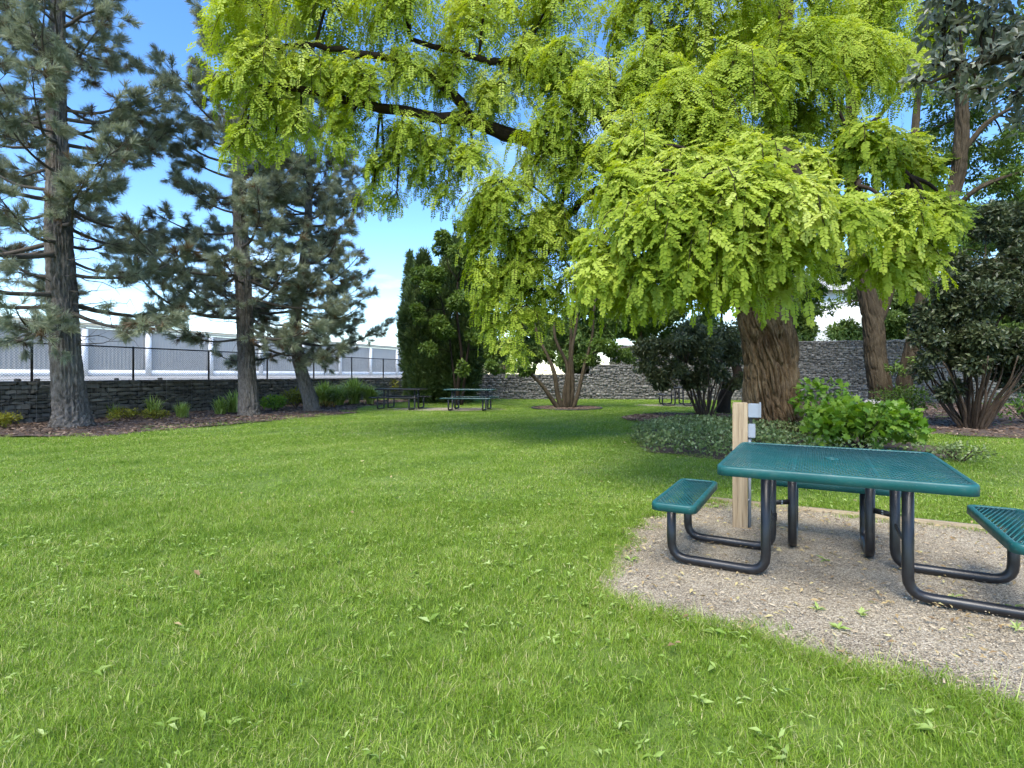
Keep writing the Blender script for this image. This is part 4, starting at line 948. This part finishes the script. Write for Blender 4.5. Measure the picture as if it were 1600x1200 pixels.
# trees on the terrace beyond the back wall
far = [(-1.0, 34.5, 3.2, 1.3, 'small rounded green tree left of the fanning stems on the terrace'), (3.4, 33.5, 3.8, 1.3, 'small green tree right behind the low wall and fanning stems'), (-3, 40, 4.6, 1.8, 'round green tree on the terrace behind the curved gabion wall'), (1.5, 38, 5.6, 2.2, 'green tree behind the low gabion wall, seen through the stems'), (5.0, 37, 6.6, 2.2, 'green tree on the terrace above the stepped gabion wall'), (9.5, 40, 8.5, 3.0, 'tall green tree behind the upper gabion tier'),
       (18.5, 36, 7.5, 2.4, 'pale green tree behind the high gabion wall near the white house'), (22.5, 33, 8.5, 2.6, 'green tree behind the high gabion wall right of the white house'), (14.5, 38, 9.0, 2.6, 'green tree behind the big locust trunk above the wall'), (25, 27, 9, 3.0, 'dense tree at the right edge behind the tall dark shrub')]
for x, y, h, r, lab in far:
    z0 = 1.1
    m_ = [((x + RNG.normal(0, r * .4), y + RNG.normal(0, r * .4), z0 + h * RNG.uniform(.12, .85)), r * RNG.uniform(.38, .55)) for k in range(18)]
    leafy_tree('terrace_tree', lab, (x, y), [((x, y, z0 - .2), (x + .3, y, z0 + h * .7), .16, .05)], m_, M['far_leaf'], 'brown_bark', 1100, .24, 'tree', 'trees on the terrace beyond the walls', stem_name='trunk', twigs=3)
for x0, x1, y, lab in ((-3.6, 2.2, 31.0, 'low wild grey green bushes on the terrace behind the curved wall'), (4.6, 8.0, 29.6, 'dark hedge on top of the stepped gabion wall')):
    k = int((x1 - x0) / .5); m_ = [((x0 + (x1 - x0) * (i + .5) / k, y + RNG.normal(0, .2), 1.6 + (.4 if x0 > 3 else .1) + RNG.normal(0, .1)), .5) for i in range(k)]
    leafy_tree('hedge', lab, (x0, y), [((x0 + (x1 - x0) * .5, y, 1.0), (x0 + (x1 - x0) * .5, y, 1.7), .03, .02)], m_, M['olive_leaf'] if x0 > 3 else M['far_leaf'], 'stem', 260, .13, 'hedge')
# creeper spilling over the high wall
mb = MB(); q = [W(px, py, d) for px, py, d in ((1255, 535, 27.3), (1285, 528, 27.2), (1310, 535, 27.0), (1330, 525, 27.0), (1360, 528, 26.8), (1250, 560, 27.2), (1275, 550, 27.1), (1400, 540, 26.3))]
clump_leaves(mb, q, [.55, .6, .4, .5, .5, .3, .35, .5], 700, .13); setp(mb.obj('creeper', M['far_leaf']), 'pale green creeper spilling over the top of the high gabion wall', 'creeper')

# ------------------------------------------------------------------ low plants
def mound(name, label, p, r, h, mat, n, size, cat='shrub', group=None, leaf=LEAF, stems=True, flatten=1.0):
    root = empty(name, (p[0], p[1], 0), label, cat, group)
    if stems:
        mb = MB()
        for k in range(12):
            a = RNG.uniform(0, 6.28); mb.tube([(p[0], p[1], -.03), (p[0] + .4 * r * math.cos(a), p[1] + .4 * r * math.sin(a), h * .4), (p[0] + .75 * r * math.cos(a), p[1] + .75 * r * math.sin(a), h * .7)], [.012, .009, .004], 5, False)
        mb.obj('stems', M['stem'], root)
    C, Rr = [], []
    for k in range(int(16 * max(1, r))):
        a = RNG.uniform(0, 6.28); u = RNG.random() ** .5; s = h * RNG.uniform(.28, .42)
        C.append((p[0] + math.cos(a) * (r - s * .6) * u, p[1] + math.sin(a) * (r - s * .6) * u * flatten, s * .6 + (h - s * 1.5) * math.sqrt(max(0, 1 - u * u * .85)) * RNG.uniform(.75, 1.1))); Rr.append(s)
    mb = MB(); clump_leaves(mb, C, Rr, n, size, .85, .35, .15, leaf); mb.obj('foliage', mat, root); return root
def fountain(name, label, p, h, n, mat, group=None, width=.012, spread=.8):
    root = empty(name, (p[0], p[1], 0), label, 'plant', group); mb = MB()
    for k in range(n):
        a = RNG.uniform(0, 6.28); d = np.array([math.cos(a), math.sin(a), 0]); s = RNG.uniform(.1, 1) * spread; hh = h * RNG.uniform(.6, 1.1); t = np.linspace(0, 1, 6)[:, None]
        P = np.array([p[0], p[1], 0]) + RNG.normal(0, .07, 3) * [1, 1, 0] + d * hh * s * t ** 1.6 + np.array([0, 0, hh]) * (1.25 * t - .45 * s * t ** 3 - .25 * t ** 2)
        sd = np.cross(d, [0, 0, 1.0]) * width * RNG.uniform(.6, 1.2); w = np.array([.7, 1, 1, .85, .55, .05])[:, None]
        V = np.vstack([P - sd * w, P + sd * w]); i = np.arange(5); mb.add(V, np.c_[i, i + 1, i + 7, i + 6], tint=np.clip(RNG.normal(.5, .2), 0, 1))
    mb.obj('blades', mat, root); return root
def gl(px, py): return G(px, py)
mound('juniper_shrub', 'yellow green low juniper mound at the left edge by the wall', (-12.3, 12.95), .75, .42, M['yellow_shrub'], 2300, .075, flatten=.6)
mound('juniper_shrub', 'yellow low juniper mound just right of the thick pine', gl(205, 657), .62, .36, M['yellow_shrub'], 2300, .075)
mound('juniper_shrub', 'small low yellow green mound beside the grass clumps', gl(245, 655), .38, .30, M['yellow_shrub'], 2300, .07)
fountain('ornamental_grass', 'tall thin grass clump against the dark gabion wall', gl(240, 652), .75, 90, M['blade'])
fountain('ornamental_grass', 'spiky pale grass clump between the thick and middle pines', gl(285, 653), .55, 120, M['blade'])
fountain('ornamental_grass', 'broad bladed bright grass clump left of the middle pine', gl(345, 648), .62, 120, M['blade'], width=.02)
fountain('ornamental_grass', 'bright daylily clump touching the middle pine trunk', gl(364, 646), .85, 80, M['blade'], width=.025)
fountain('ornamental_grass', 'dull grass tuft behind the yellow mound near the thick pine', gl(178, 653), .5, 70, M['blade'])
mound('shrub', 'yellow green rounded shrub between the middle and leaning pines', gl(430, 642), .52, .62, M['hydrangea'], 1100, .09)
mound('shrub', 'yellow leaved shrub behind the leaning pine trunk', gl(462, 638), .62, .85, M['yellow_shrub'], 900, .09)
fountain('ornamental_grass', 'large arching green grass clump right of the leaning pine', gl(508, 634), 1.15, 420, M['blade'], width=.022, spread=1.15)
mound('orange_plant', 'small orange plant at the foot of the tall grasses', gl(508, 637), .4, .28, M['orange_plant'], 1500, .07, 'plant')
mound('shrub', 'grey green shrub between two tall grass clumps', gl(527, 634), .5, .75, M['cover'], 900, .09)
fountain('ornamental_grass', 'widest tall green grass clump left of the picnic table', gl(553, 632), 1.3, 560, M['blade'], width=.022, spread=1.2)
fountain('ornamental_grass', 'wide low grass clump left of the largest grass clump', gl(530, 634), .95, 300, M['blade'], width=.02, spread=1.3)
fountain('ornamental_grass', 'darker drooping grass clump in front of the widest grass clump', gl(578, 632), .95, 300, M['blade'], width=.02, spread=1.2)
mound('shrub', 'pale flowering shrub behind the left picnic table', gl(602, 622), .95, 1.15, M['yellow_shrub'], 420, .11)
mound('shrub', 'yellow green shrub behind the right end of the left picnic table', gl(632, 620), .9, 1.1, M['hydrangea'], 420, .11)
mound('shrub', 'bright green shrub between the picnic table and the junipers', gl(655, 622), .6, 1.0, M['hydrangea'], 500, .11)
# oak-leaved shrub behind the near table
root = mound('hydrangea_shrub', 'bright green lobed leaf shrub beside the big trunk, behind the teal table', (6.15, 9.5), 1.15, .94, M['hydrangea'], 760, .13, leaf=LOBED[0], flatten=.8)
mb = MB(); clump_leaves(mb, [(5.85, 10.6, 1.0), (5.75, 10.5, .75), (6.2, 10.5, 1.0)], [.28, .3, .3], 700, .12, leaf=LOBED[1]); o = mb.obj('foliage', M['hydrangea'], root)
mound('ground_cover_clump', 'small grey green clump on the lawn right of the teal table', (6.72, 8.1), .42, .30, M['cover'], 2600, .06, 'plant')
mound('shrub', 'green shrub between the slender trunk and the tall dark shrub', (11.5, 16.2), 1.0, 1.15, M['green_leaf'], 400, .12)
mound('shrub', 'green shrub under the right side of the tall dark shrub', (13.6, 14.2), .9, .95, M['hydrangea'], 330, .12)
mound('shrub', 'low green shrub left of the slender trunk base', (10.6, 17.6), .7, .8, M['green_leaf'], 420, .12)
for p, s, lab in ((W(1366, 628, 18.6), .36, 'pale rounded boulder at the foot of the forked trunk'), (W(1345, 627, 19.2), .22, 'small flat pale stone left of the boulder')):
    mb = MB(); V, T = FINE[3][1], FINE[3][2]; bm = bmesh.new(); bmesh.ops.create_icosphere(bm, subdivisions=3, radius=s)
    V = np.array([v.co[:] for v in bm.verts]); T = np.array([[v.index for v in f.verts] for f in bm.faces]); bm.free()
    V = V * [1.2, 1, .75] * (1 + .35 * (vnoise(V * 7 + 3)[:, None] - .5)); mb.add(V, T); o = mb.obj('boulder', M['boulder'], smooth=True, world=False)
    o.location = (p[0], p[1], s * .5); setp(o, lab, 'boulder')
# variegated ground cover round the big trunk: a mass nobody could count
def cover():
    n = 15000; lo, hi = COVER.min(0), COVER.max(0); P = lo + (hi - lo) * RNG.random((n * 2, 2)); P = P[in_poly(P, COVER)][:n]; P = P[(P[:, 0] < 4.9) | (P[:, 1] > 10.2) | (P[:, 1] < 8.55) & (RNG.random(len(P)) < .5)]
    e = np.min(np.linalg.norm(P[:, None, :] - COVER[None, ::2], axis=2), axis=1)
    top = .10 + .24 * np.clip(e / .5, 0, 1) * (.55 + .8 * vnoise(np.c_[P * 1.8, np.zeros(len(P))]))
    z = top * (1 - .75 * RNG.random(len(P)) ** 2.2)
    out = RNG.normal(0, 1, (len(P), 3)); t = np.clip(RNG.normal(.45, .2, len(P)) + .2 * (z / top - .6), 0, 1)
    mb = MB(); L = fold_leaf(1, .62); mb.stamp(L[0], L[1], np.c_[P, z], frames(out + [0, 0, .1], RNG.normal(0, .6, (len(P), 3)) + [0, -.3, 1]), RNG.uniform(.045, .085, len(P)), t)
    setp(mb.obj('ground_cover', M['cover']), 'low variegated ground cover spreading round the big furrowed trunk', 'ground cover', kind='stuff')
cover()

# ------------------------------------------------------------------ furniture
def rrect(w, d, r, n=6):
    P = []
    for cx, cy, a0 in ((w / 2 - r, d / 2 - r, 0), (-w / 2 + r, d / 2 - r, 90), (-w / 2 + r, -d / 2 + r, 180), (w / 2 - r, -d / 2 + r, 270)):
        for k in range(n + 1): a = R(a0 + 90 * k / n); P.append((cx + r * math.cos(a), cy + r * math.sin(a)))
    return np.array(P)
def rim(mb, c, w, d, z, r=.07, th=.06):
    prof = [(.030, -th), (0, -th + .004), (0, -.010), (.003, -.003), (.010, 0), (.026, 0), (.030, -.004), (.030, -.014)]
    rings = []
    for off, dz in prof:
        p = rrect(w - 2 * off, d - 2 * off, max(.01, r - off)); rings.append(np.c_[p + np.asarray(c)[:2], np.full(len(p), z + dz)])
    m = len(rings[0]); V = np.vstack(rings); k = np.arange(m); k2 = (k + 1) % m
    mb.add(V, np.vstack([np.c_[k + i * m, k2 + i * m, k2 + (i + 1) * m, k + (i + 1) * m] for i in range(len(rings) - 1)]))
def expanded(mb, c, w, d, z, lx=.056, ly=.031, wd=.0068, th=.004):
    w -= .055; d -= .055; ang = math.atan2(ly, lx); sp = lx * math.sin(ang) 
    for sg, dz in ((1, 0), (-1, -.0012)):
        dr = np.array([math.cos(ang), sg * math.sin(ang)]); nr = np.array([-dr[1], dr[0]]); ext = abs(nr[0]) * w / 2 + abs(nr[1]) * d / 2
        for s in np.arange(-ext + .004, ext, sp):
            p = nr * s; lo, hi = -9, 9
            for ax, lim in ((0, w / 2), (1, d / 2)):
                a, b_ = sorted(((-lim - p[ax]) / dr[ax], (lim - p[ax]) / dr[ax])); lo, hi = max(lo, a), min(hi, b_)
            if hi - lo < .01: continue
            q = p + dr * (lo + hi) / 2; al = math.atan2(dr[1], dr[0]); rm = np.array([[math.cos(al), -math.sin(al), 0], [math.sin(al), math.cos(al), 0], [0, 0, 1]])
            mb.box((c[0] + q[0], c[1] + q[1], z - .006 + dz), (hi - lo, wd, th), rm)
def bend(pts, r=.10, n=6):
    """polyline with rounded corners"""
    P = [np.asarray(p, float) for p in pts]; out = [P[0]]
    for a, b_, c in zip(P, P[1:], P[2:]):
        u, v = unit(a - b_), unit(c - b_); s, e = b_ + u * r, b_ + v * r
        for t in np.linspace(0, 1, n): out.append((1 - t) ** 2 * s + 2 * t * (1 - t) * b_ + t * t * e)
    out.append(P[-1]); return np.array(out)
def near_table():
    root = empty('picnic_table', (2.049, 3.455, .012), 'large teal mesh picnic table with three attached seats on the gravel pad', 'picnic table', rz=-.509)
    def part(name, mb, mat, parent=root, smooth=False): return link(name, mb.mesh(name, smooth), parent, M[mat])
    Wt, Dt = 1.217, 1.309
    mb = MB(); rim(mb, (0, 0), Wt, Dt, .76); top = part('tabletop', mb, 'teal')
    mb = MB(); expanded(mb, (0, 0), Wt, Dt, .76, .027, .056, .0062); part('mesh_panel', mb, 'teal', top)
    mb = MB(); a = np.linspace(0, 2 * math.pi, 25); mb.tube(np.c_[.032 * np.cos(a), .032 * np.sin(a), np.full(25, .757)], .006, 6, False); part('umbrella_hole', mb, 'teal', top, True)
    for x in (-.2, .2): mb = MB(); mb.box((x, 0, .7515), (.012, Dt - .06, .003)); part('support_rib', mb, 'teal', top)
    for (cx, cy_, w, d) in ((-.898, 0, .287, .955), (.898, 0, .287, .955), (0, .905, .955, .287)):
        mb = MB(); rim(mb, (cx, cy_), w, d, .46, .055, .055); s = part('seat', mb, 'teal')
        mb = MB(); expanded(mb, (cx, cy_), w, d, .46, *((.024, .058) if w < d else (.058, .024))); part('mesh_panel', mb, 'teal', s)
    r = .0305
    for sx in (-1, 1):
        for y in (-.20, .36):
            mb = MB(); mb.tube(bend([(sx * .37, y, .735), (sx * .37, y, r), (sx * .965, y, r), (sx * .965, y, .405)], .11), r, 14); part('leg', mb, 'tube', smooth=True)
    for x in (-.24, .24):
        mb = MB(); mb.tube(bend([(x, .47, .735), (x, .47, r), (x, .97, r), (x, .97, .405)], .11), r, 14); part('leg', mb, 'tube', smooth=True)
    for sx in (-1, 1):
        mb = MB(); v = np.array([sx * .13, -.11]); al = math.atan2(v[1], v[0]); rm = np.array([[math.cos(al), -math.sin(al), 0], [math.sin(al), math.cos(al), 0], [0, 0, 1]])
        mb.box((sx * .305, .415, .36), (.17, .010, .035), rm); part('bracket', mb, 'tube')
        mb = MB(); mb.box((sx * .37, .08, .30), (.012, .50, .022)); part('bracket', mb, 'tube')
        mb = MB(); mb.box((sx * .898, .08, .412), (.05, .72, .014)); part('seat_support', mb, 'tube')
        mb = MB(); mb.box((sx * .37, .08, .722), (.05, .80, .020)); part('top_support', mb, 'tube')
    mb = MB(); mb.box((0, .47, .722), (.62, .05, .018)); part('top_support', mb, 'tube')
    mb = MB(); mb.box((0, .905, .412), (.62, .05, .014)); part('seat_support', mb, 'tube')
    # specks of dirt on the coating are in the tube material; a tangle of tape sits on one leg
    mb = MB()
    for k in range(5):
        a = np.linspace(0, 2 * math.pi, 13); mb.tube(np.c_[-.37 + .034 * np.cos(a), .36 + .034 * np.sin(a), .24 + .012 * k + .004 * np.sin(a * 2 + k)], .004, 4, False)
    part('tape_wrap', mb, 'tube')
    for sx in (-1, 1):
        for z in (.352, .368):
            mb = MB(); mb.tube([(sx * .305, .400, z), (sx * .305, .430, z)], .006, 6); part('bolt', mb, 'grey_box')
        for y in (-.20, .36):
            mb = MB(); a = np.linspace(0, 2 * math.pi, 13); mb.tube(np.c_[sx * .37 + .0305 * np.cos(a), y + .0305 * np.sin(a), np.full(13, .710)], .004, 5, False); part('weld', mb, 'tube', smooth=True)
near_table()

def picnic_far(label, x, y, rz, mat):
    root = empty('picnic_table', (x, y, .02), label, 'picnic table', 'picnic tables at the far end of the lawn', rz)
    def part(name, mb, mat_, parent=root, smooth=False): return link(name, mb.mesh(name, smooth), parent, M[mat_])
    mb = MB(); rim(mb, (0, 0), 1.83, .76, .76, .05, .05); t = part('tabletop', mb, mat); mb = MB(); expanded(mb, (0, 0), 1.83, .76, .76, .09, .05, .02); part('mesh_panel', mb, mat, t)
    for s in (-1, 1):
        mb = MB(); rim(mb, (0, s * .66), 1.83, .27, .46, .04, .045); t = part('bench', mb, mat); mb = MB(); expanded(mb, (0, s * .66), 1.83, .27, .46, .09, .05, .02); part('mesh_panel', mb, mat, t)
    for sx in (-.62, .62):
        for s in (-1, 1):
            mb = MB(); mb.tube(bend([(sx, s * .16, .73), (sx, s * .16, .03), (sx, s * .66, .03), (sx, s * .66, .42)], .09), .030, 10); part('leg', mb, 'tube', smooth=True)
        mb = MB(); mb.box((sx, 0, .30), (.02, .30, .03)); part('bracket', mb, 'tube')
        mb = MB(); mb.tube([(sx * .97, 0, .30), (sx * .25, 0, .73)], .014, 8); part('brace', mb, 'tube')
        mb = MB(); mb.box((sx, 0, .72), (.05, .66, .02)); part('top_support', mb, 'tube')
picnic_far('dark picnic table on the left in front of the pale shrubs', -4.15, 20.2, R(-14), 'tube')
picnic_far('dark green picnic table in front of the dark juniper', -1.52, 19.6, R(-10), 'teal_dark')
picnic_far('picnic table seen end on behind the dark multi-stem shrub', 6.95, 22.7, R(80), 'tube')

# wooden post with electrical boxes
def post():
    root = empty('utility_post', (1.945, 4.60, 0), 'square wooden post with grey electrical boxes behind the teal table', 'post', rz=-.42)
    def part(name, mb, mat_, parent=root, smooth=False): return link(name, mb.mesh(name, smooth), parent, M[mat_])
    def bev(name, c, size, mat_, b_=.004, parent=root):
        bm = bmesh.new(); bmesh.ops.create_cube(bm, size=1); bmesh.ops.scale(bm, vec=size, verts=bm.verts); bmesh.ops.bevel(bm, geom=bm.edges[:], offset=b_, segments=2, affect='EDGES'); bmesh.ops.translate(bm, vec=c, verts=bm.verts)
        me = bpy.data.meshes.new(name); bm.to_mesh(me); bm.free(); return link(name, me, parent, M[mat_])
    bev('post', (0, 0, .48), (.118, .118, 1.18), 'wood', .006)
    b1 = bev('socket_box', (.105, -.01, 1.005), (.088, .075, .118), 'grey_box', .006)
    bev('box_cover', (.154, -.01, 1.012), (.016, .088, .128), 'grey_box', .004, b1)
    b2 = bev('junction_box', (.090, -.01, .835), (.058, .070, .118), 'grey_box', .006)
    bev('conduit_coupling', (.082, -.01, .925), (.03, .03, .05), 'tube', .004, b2)
    for y, z in ((-.04, 1.06), (.02, 1.06), (-.04, .965), (.02, .965)): mb = MB(); mb.tube([(.155, y, z), (.1645, y, z)], .005, 8); part('screw', mb, 'tube', b1)
    mb = MB(); mb.tube([(.074, -.012, .78), (.074, -.012, -.05)], .0135, 10); part('conduit', mb, 'grey_box', smooth=True)
    for z in (.25, .55): mb = MB(); mb.box((.066, -.012, z), (.012, .05, .018)); part('conduit_clip', mb, 'grey_box')
post()
# timber edging at the back of the pad
d_ = unit(PAD_EDGE[2] - PAD_EDGE[0]); al = math.atan2(d_[1], d_[0])
for k, (s0, s1, lab) in enumerate(((.0, 2.42, 'weathered timber edging board behind the post on the gravel pad'), (2.43, 5.8, 'weathered timber edging board right of the table legs'))):
    c = PAD_EDGE[0] + d_ * (s0 + s1) / 2; mb = MB(); mb.box((0, 0, 0), (s1 - s0, .042, .11)); o = mb.obj('timber_edging', M['timber'], world=False)
    o.location = (c[0], c[1], -.012); o.rotation_euler = (0, R(.3) * (k - .5), al); setp(o, lab, 'edging', 'timber edging of the gravel pad')

# ------------------------------------------------------------------ lawn
def blade_patch(n, rad, h, w, seed, seg=3):
    r = np.random.default_rng(seed); mb = MB()
    for k in range(n):
        a, u = r.uniform(0, 6.28), math.sqrt(r.random()) * rad; p = np.array([u * math.cos(a), u * math.sin(a), -.005])
        b_ = r.uniform(0, 6.28); d = np.array([math.cos(b_), math.sin(b_), 0]); l = h * r.uniform(.45, 1.25); lean = abs(r.normal(.75, .5)); t = np.linspace(0, 1, seg + 1)[:, None]
        P = p + d * l * lean * t ** 1.7 + np.array([0, 0, l]) * (t - .30 * min(lean, 1.2) * t ** 2)
        sd = np.array([-d[1], d[0], 0]) * w * r.uniform(.6, 1.2); sd = sd * math.cos(k) + d * w * .3 * math.sin(k); tint = np.clip(r.normal(.45, .22), 0, 1)
        if r.random() < .07: tint = r.uniform(.9, 1.15)
        wd = np.linspace(1, .35, seg)[:, None]
        V = np.vstack([P[:-1] - sd * wd / 2, P[:-1] + sd * wd / 2, P[-1:]]); i = np.arange(seg - 1)
        mb.add(V, np.c_[i, i + seg, i + 1 + seg, i + 1], np.array([[seg - 1, 2 * seg - 1, 2 * seg]]), tint=tint + .12 * (V[:, 2] / h - .4))
    return mb.mesh('grass_patch')
def scatter(name, pts, templates, mat, smin, smax, label, cat, kind='stuff', tilt=.0):
    """one object that spreads a few templates over given points with geometry nodes"""
    n = len(pts)
    o = gn_scatter(name, pts, np.c_[RNG.normal(0, tilt, (n, 2)), RNG.uniform(0, 6.28, n)], RNG.uniform(smin, smax, n), RNG.integers(0, len(templates), n), templates, mat)
    return setp(o, label, cat, kind=kind)
def grid(d0, d1, per, half=1.06):
    st_ = 1 / math.sqrt(per); x = np.arange(-half * d1, half * d1, st_); y = np.arange(d0, d1, st_); X, Y = np.meshgrid(x, y)
    P = np.c_[X.ravel(), Y.ravel()] + RNG.uniform(-.55, .55, (X.size, 2)) * st_
    return P[np.abs(P[:, 0]) < half * P[:, 1] + .2]
def wedge(n, d0, d1, half=1.06):
    d = np.sqrt(RNG.uniform(d0 * d0, d1 * d1, n)); x = RNG.uniform(-half, half, n) * d
    return np.c_[x, d]
KEEP_OUT = [PADP, BED_L, RING, BED_S, BED_R, COVER, PAD2, PAD3]
def on_lawn(P):
    k = np.ones(len(P), bool)
    for poly in KEEP_OUT: k &= ~in_poly(P, poly)
    at, L = polyline(np.vstack([WL, WC[1:], WM[1:], WH[1:]]))
    k &= in_poly(P, np.vstack([[(-30, -5)], WL, WC[1:], WM[1:], WH[1:], [(40, -5)]]))
    return k
def area(d0, d1, half=1.06): return half * (d1 * d1 - d0 * d0)
near_t = [blade_patch(430, .17, .043, .0046, s) for s in range(5)]
mid_t = [blade_patch(620, .36, .040, .0080, 20 + s, 2) for s in range(4)]
far_t = [blade_patch(900, .85, .036, .017, 40 + s, 2) for s in range(4)]
P = grid(1.2, 5.5, 60); P1 = P[on_lawn(P)]
P = grid(5.3, 11, 15); P2 = P[on_lawn(P)]
P = grid(10.6, 33, 3.6); P3 = P[on_lawn(P)]
def z0(P): return np.c_[P, np.zeros(len(P))]
scatter('grass', z0(P1), near_t, M['grass'], .75, 1.3, 'short bright green lawn grass in the foreground', 'grass', tilt=.08)
scatter('grass', z0(P2), mid_t, M['grass'], .8, 1.25, 'short green lawn grass in the middle distance', 'grass', tilt=.05)
scatter('grass', z0(P3), far_t, M['grass'], .8, 1.2, 'bright lawn grass at the far end before the walls', 'grass', tilt=.03)
# fringe hanging over the gravel edge
e = np.vstack([left_edge, front_edge]); e = np.vstack([np.repeat(e, 5, 0) + RNG.normal(0, .04, (len(e) * 5, 2)), np.repeat(e, 2, 0) + RNG.normal(0, .11, (len(e) * 2, 2))])
scatter('grass_fringe', z0(e), [blade_patch(26, .05, .06, .0042, 60 + s) for s in range(3)], M['grass'], .7, 1.3, 'longer grass fringe along the edge of the gravel pad', 'grass', tilt=.25)
# broad-leaved weeds in the lawn
def weeds(n, d0, d1, name, label, mat, size, flat, leaves=(3, 7)):
    P = wedge(n, d0, d1, 1.0); P = P[on_lawn(P)]; keep = vnoise(np.c_[P * .8, np.full(len(P), 3.3)]) > .42; P = P[keep]; P = P[(P[:, 1] > 2.8) | (RNG.random(len(P)) < .45)]
    mb = MB(); L = fold_leaf(1, .34, .3)
    for p in P:
        k = RNG.integers(*leaves); a = RNG.uniform(0, 6.28, k); s = size * RNG.uniform(.6, 1.3)
        X = np.c_[np.cos(a), np.sin(a), RNG.uniform(flat, flat + .7, k)]
        mb.stamp(L[0], L[1], np.c_[np.full(k, p[0]), np.full(k, p[1]), np.full(k, .025)] + RNG.normal(0, .006, (k, 3)), frames(X, np.tile([0, 0, 1.0], (k, 1)) + RNG.normal(0, .3, (k, 3))), s * RNG.uniform(.7, 1.2, k), np.clip(RNG.normal(.55, .22, k), 0, 1))
    return setp(mb.obj(name, mat), label, 'weeds', kind='stuff')
weeds(4200, 1.5, 10, 'weeds', 'broad leaved weeds scattered through the near lawn', M['weed'], .034, .15, (2, 5))
weeds(420, 1.7, 5.5, 'weeds', 'larger broad leaved weeds in the left foreground lawn', M['weed'], .048, .12, (3, 6))
weeds(4500, 1.4, 10, 'clover', 'small clover patches scattered through the lawn', M['weed'], .026, .5, (3, 5))
# litter: fallen leaves, bark chips, pebbles
def litter(name, P, z, leaf, smin, smax, mat, label, cat, up=1.0, tint=(.5, .25)):
    n = len(P); a = RNG.uniform(0, 6.28, n); X = np.c_[np.cos(a), np.sin(a), RNG.normal(0, .18, n)]
    mb = MB(); mb.stamp(leaf[0], leaf[1], np.c_[P, np.full(n, z) + RNG.uniform(0, .012, n)], frames(X, RNG.normal(0, .35, (n, 3)) + [0, 0, up]), RNG.uniform(smin, smax, n), np.clip(RNG.normal(*tint, n), 0, 1))
    return setp(mb.obj(name, mat), label, cat, kind='stuff')
def fill(poly, n):
    lo, hi = poly.min(0), poly.max(0); P = lo + (hi - lo) * RNG.random((n, 2)); return P[in_poly(P, poly)]
CHIP = (np.array([[-.5, -.16, 0], [.5, -.12, 0], [.5, .14, 0], [-.5, .16, 0], [-.45, -.12, .13], [.42, -.08, .13], [.45, .1, .13], [-.42, .12, .13]]), np.array([[4, 5, 6], [4, 6, 7], [0, 1, 5], [0, 5, 4], [1, 2, 6], [1, 6, 5], [2, 3, 7], [2, 7, 6], [3, 0, 4], [3, 4, 7]]))
PEB = (np.array([[1, 0, 0], [-1, .1, 0], [0, .8, .1], [.1, -.8, 0], [0, 0, .6], [0, 0, -.4]]) * .5, np.array([[0, 2, 4], [2, 1, 4], [1, 3, 4], [3, 0, 4]]))
litter('fallen_leaves', fill(PADP, 3200), .03, fold_leaf(1, .4, .2), .02, .05, M['dry_leaf'], 'dry yellow leaflets littering the gravel pad', 'leaves')
P = wedge(900, 2, 16, 1.0); P = P[on_lawn(P)]; P = P[RNG.random(len(P)) < np.where(P[:, 0] > 1.5, .9, .18)]
litter('fallen_leaves', P, .05, fold_leaf(1, .45, .2), .03, .07, M['dry_leaf'], 'pale fallen leaves lying on the lawn', 'leaves')
P = fill(PADP, 90000); P = P[P[:, 0] < P[:, 1] * 1.05]
litter('gravel', P, .010, PEB, .004, .012, M['pebble'], 'fine grey brown gravel covering the table pad', 'gravel', tint=(.5, .24))
litter('wood_chips', fill(PADP, 5200), .020, CHIP, .006, .030, M['straw'], 'light wood chips scattered over the gravel pad', 'wood chips', tint=(.75, .25))
for poly, n, lab in ((BED_L, 16000, 'brown bark chips in the long mulch bed under the pines'), (BED_S, 6000, 'brown bark chips around the dark multi-stem shrub'), (BED_R, 12000, 'brown bark chips under the tall dark shrub on the right'), (RING, 2500, 'brown bark chips in the ring round the multi-stem tree')):
    litter('mulch_chips', fill(poly, n), .03, CHIP, .04, .11, M['chip'], lab, 'mulch', up=.7, tint=(.5, .27))
# weeds sprouting in the gravel
mb = MB(); L = fold_leaf(1, .3, .2)
for (px, py) in ((1278, 958), (1310, 988), (1120, 795), (1290, 880), (1585, 955), (1590, 990), (1345, 965), (985, 880), (1075, 793), (1490, 938)):
    x, y = G(px, py); k = 9; a = RNG.uniform(0, 6.28, k); mb.stamp(L[0], L[1], np.c_[np.full(k, x), np.full(k, y), np.full(k, .02)], frames(np.c_[np.cos(a), np.sin(a), RNG.uniform(.1, .8, k)], np.tile([0, 0, 1.0], (k, 1)) + RNG.normal(0, .3, (k, 3))), RNG.uniform(.03, .07, k), np.clip(RNG.normal(.7, .2, k), 0, 1))
setp(mb.obj('weeds', M['weed']), 'small pale weeds sprouting from the gravel pad', 'weeds', kind='stuff')
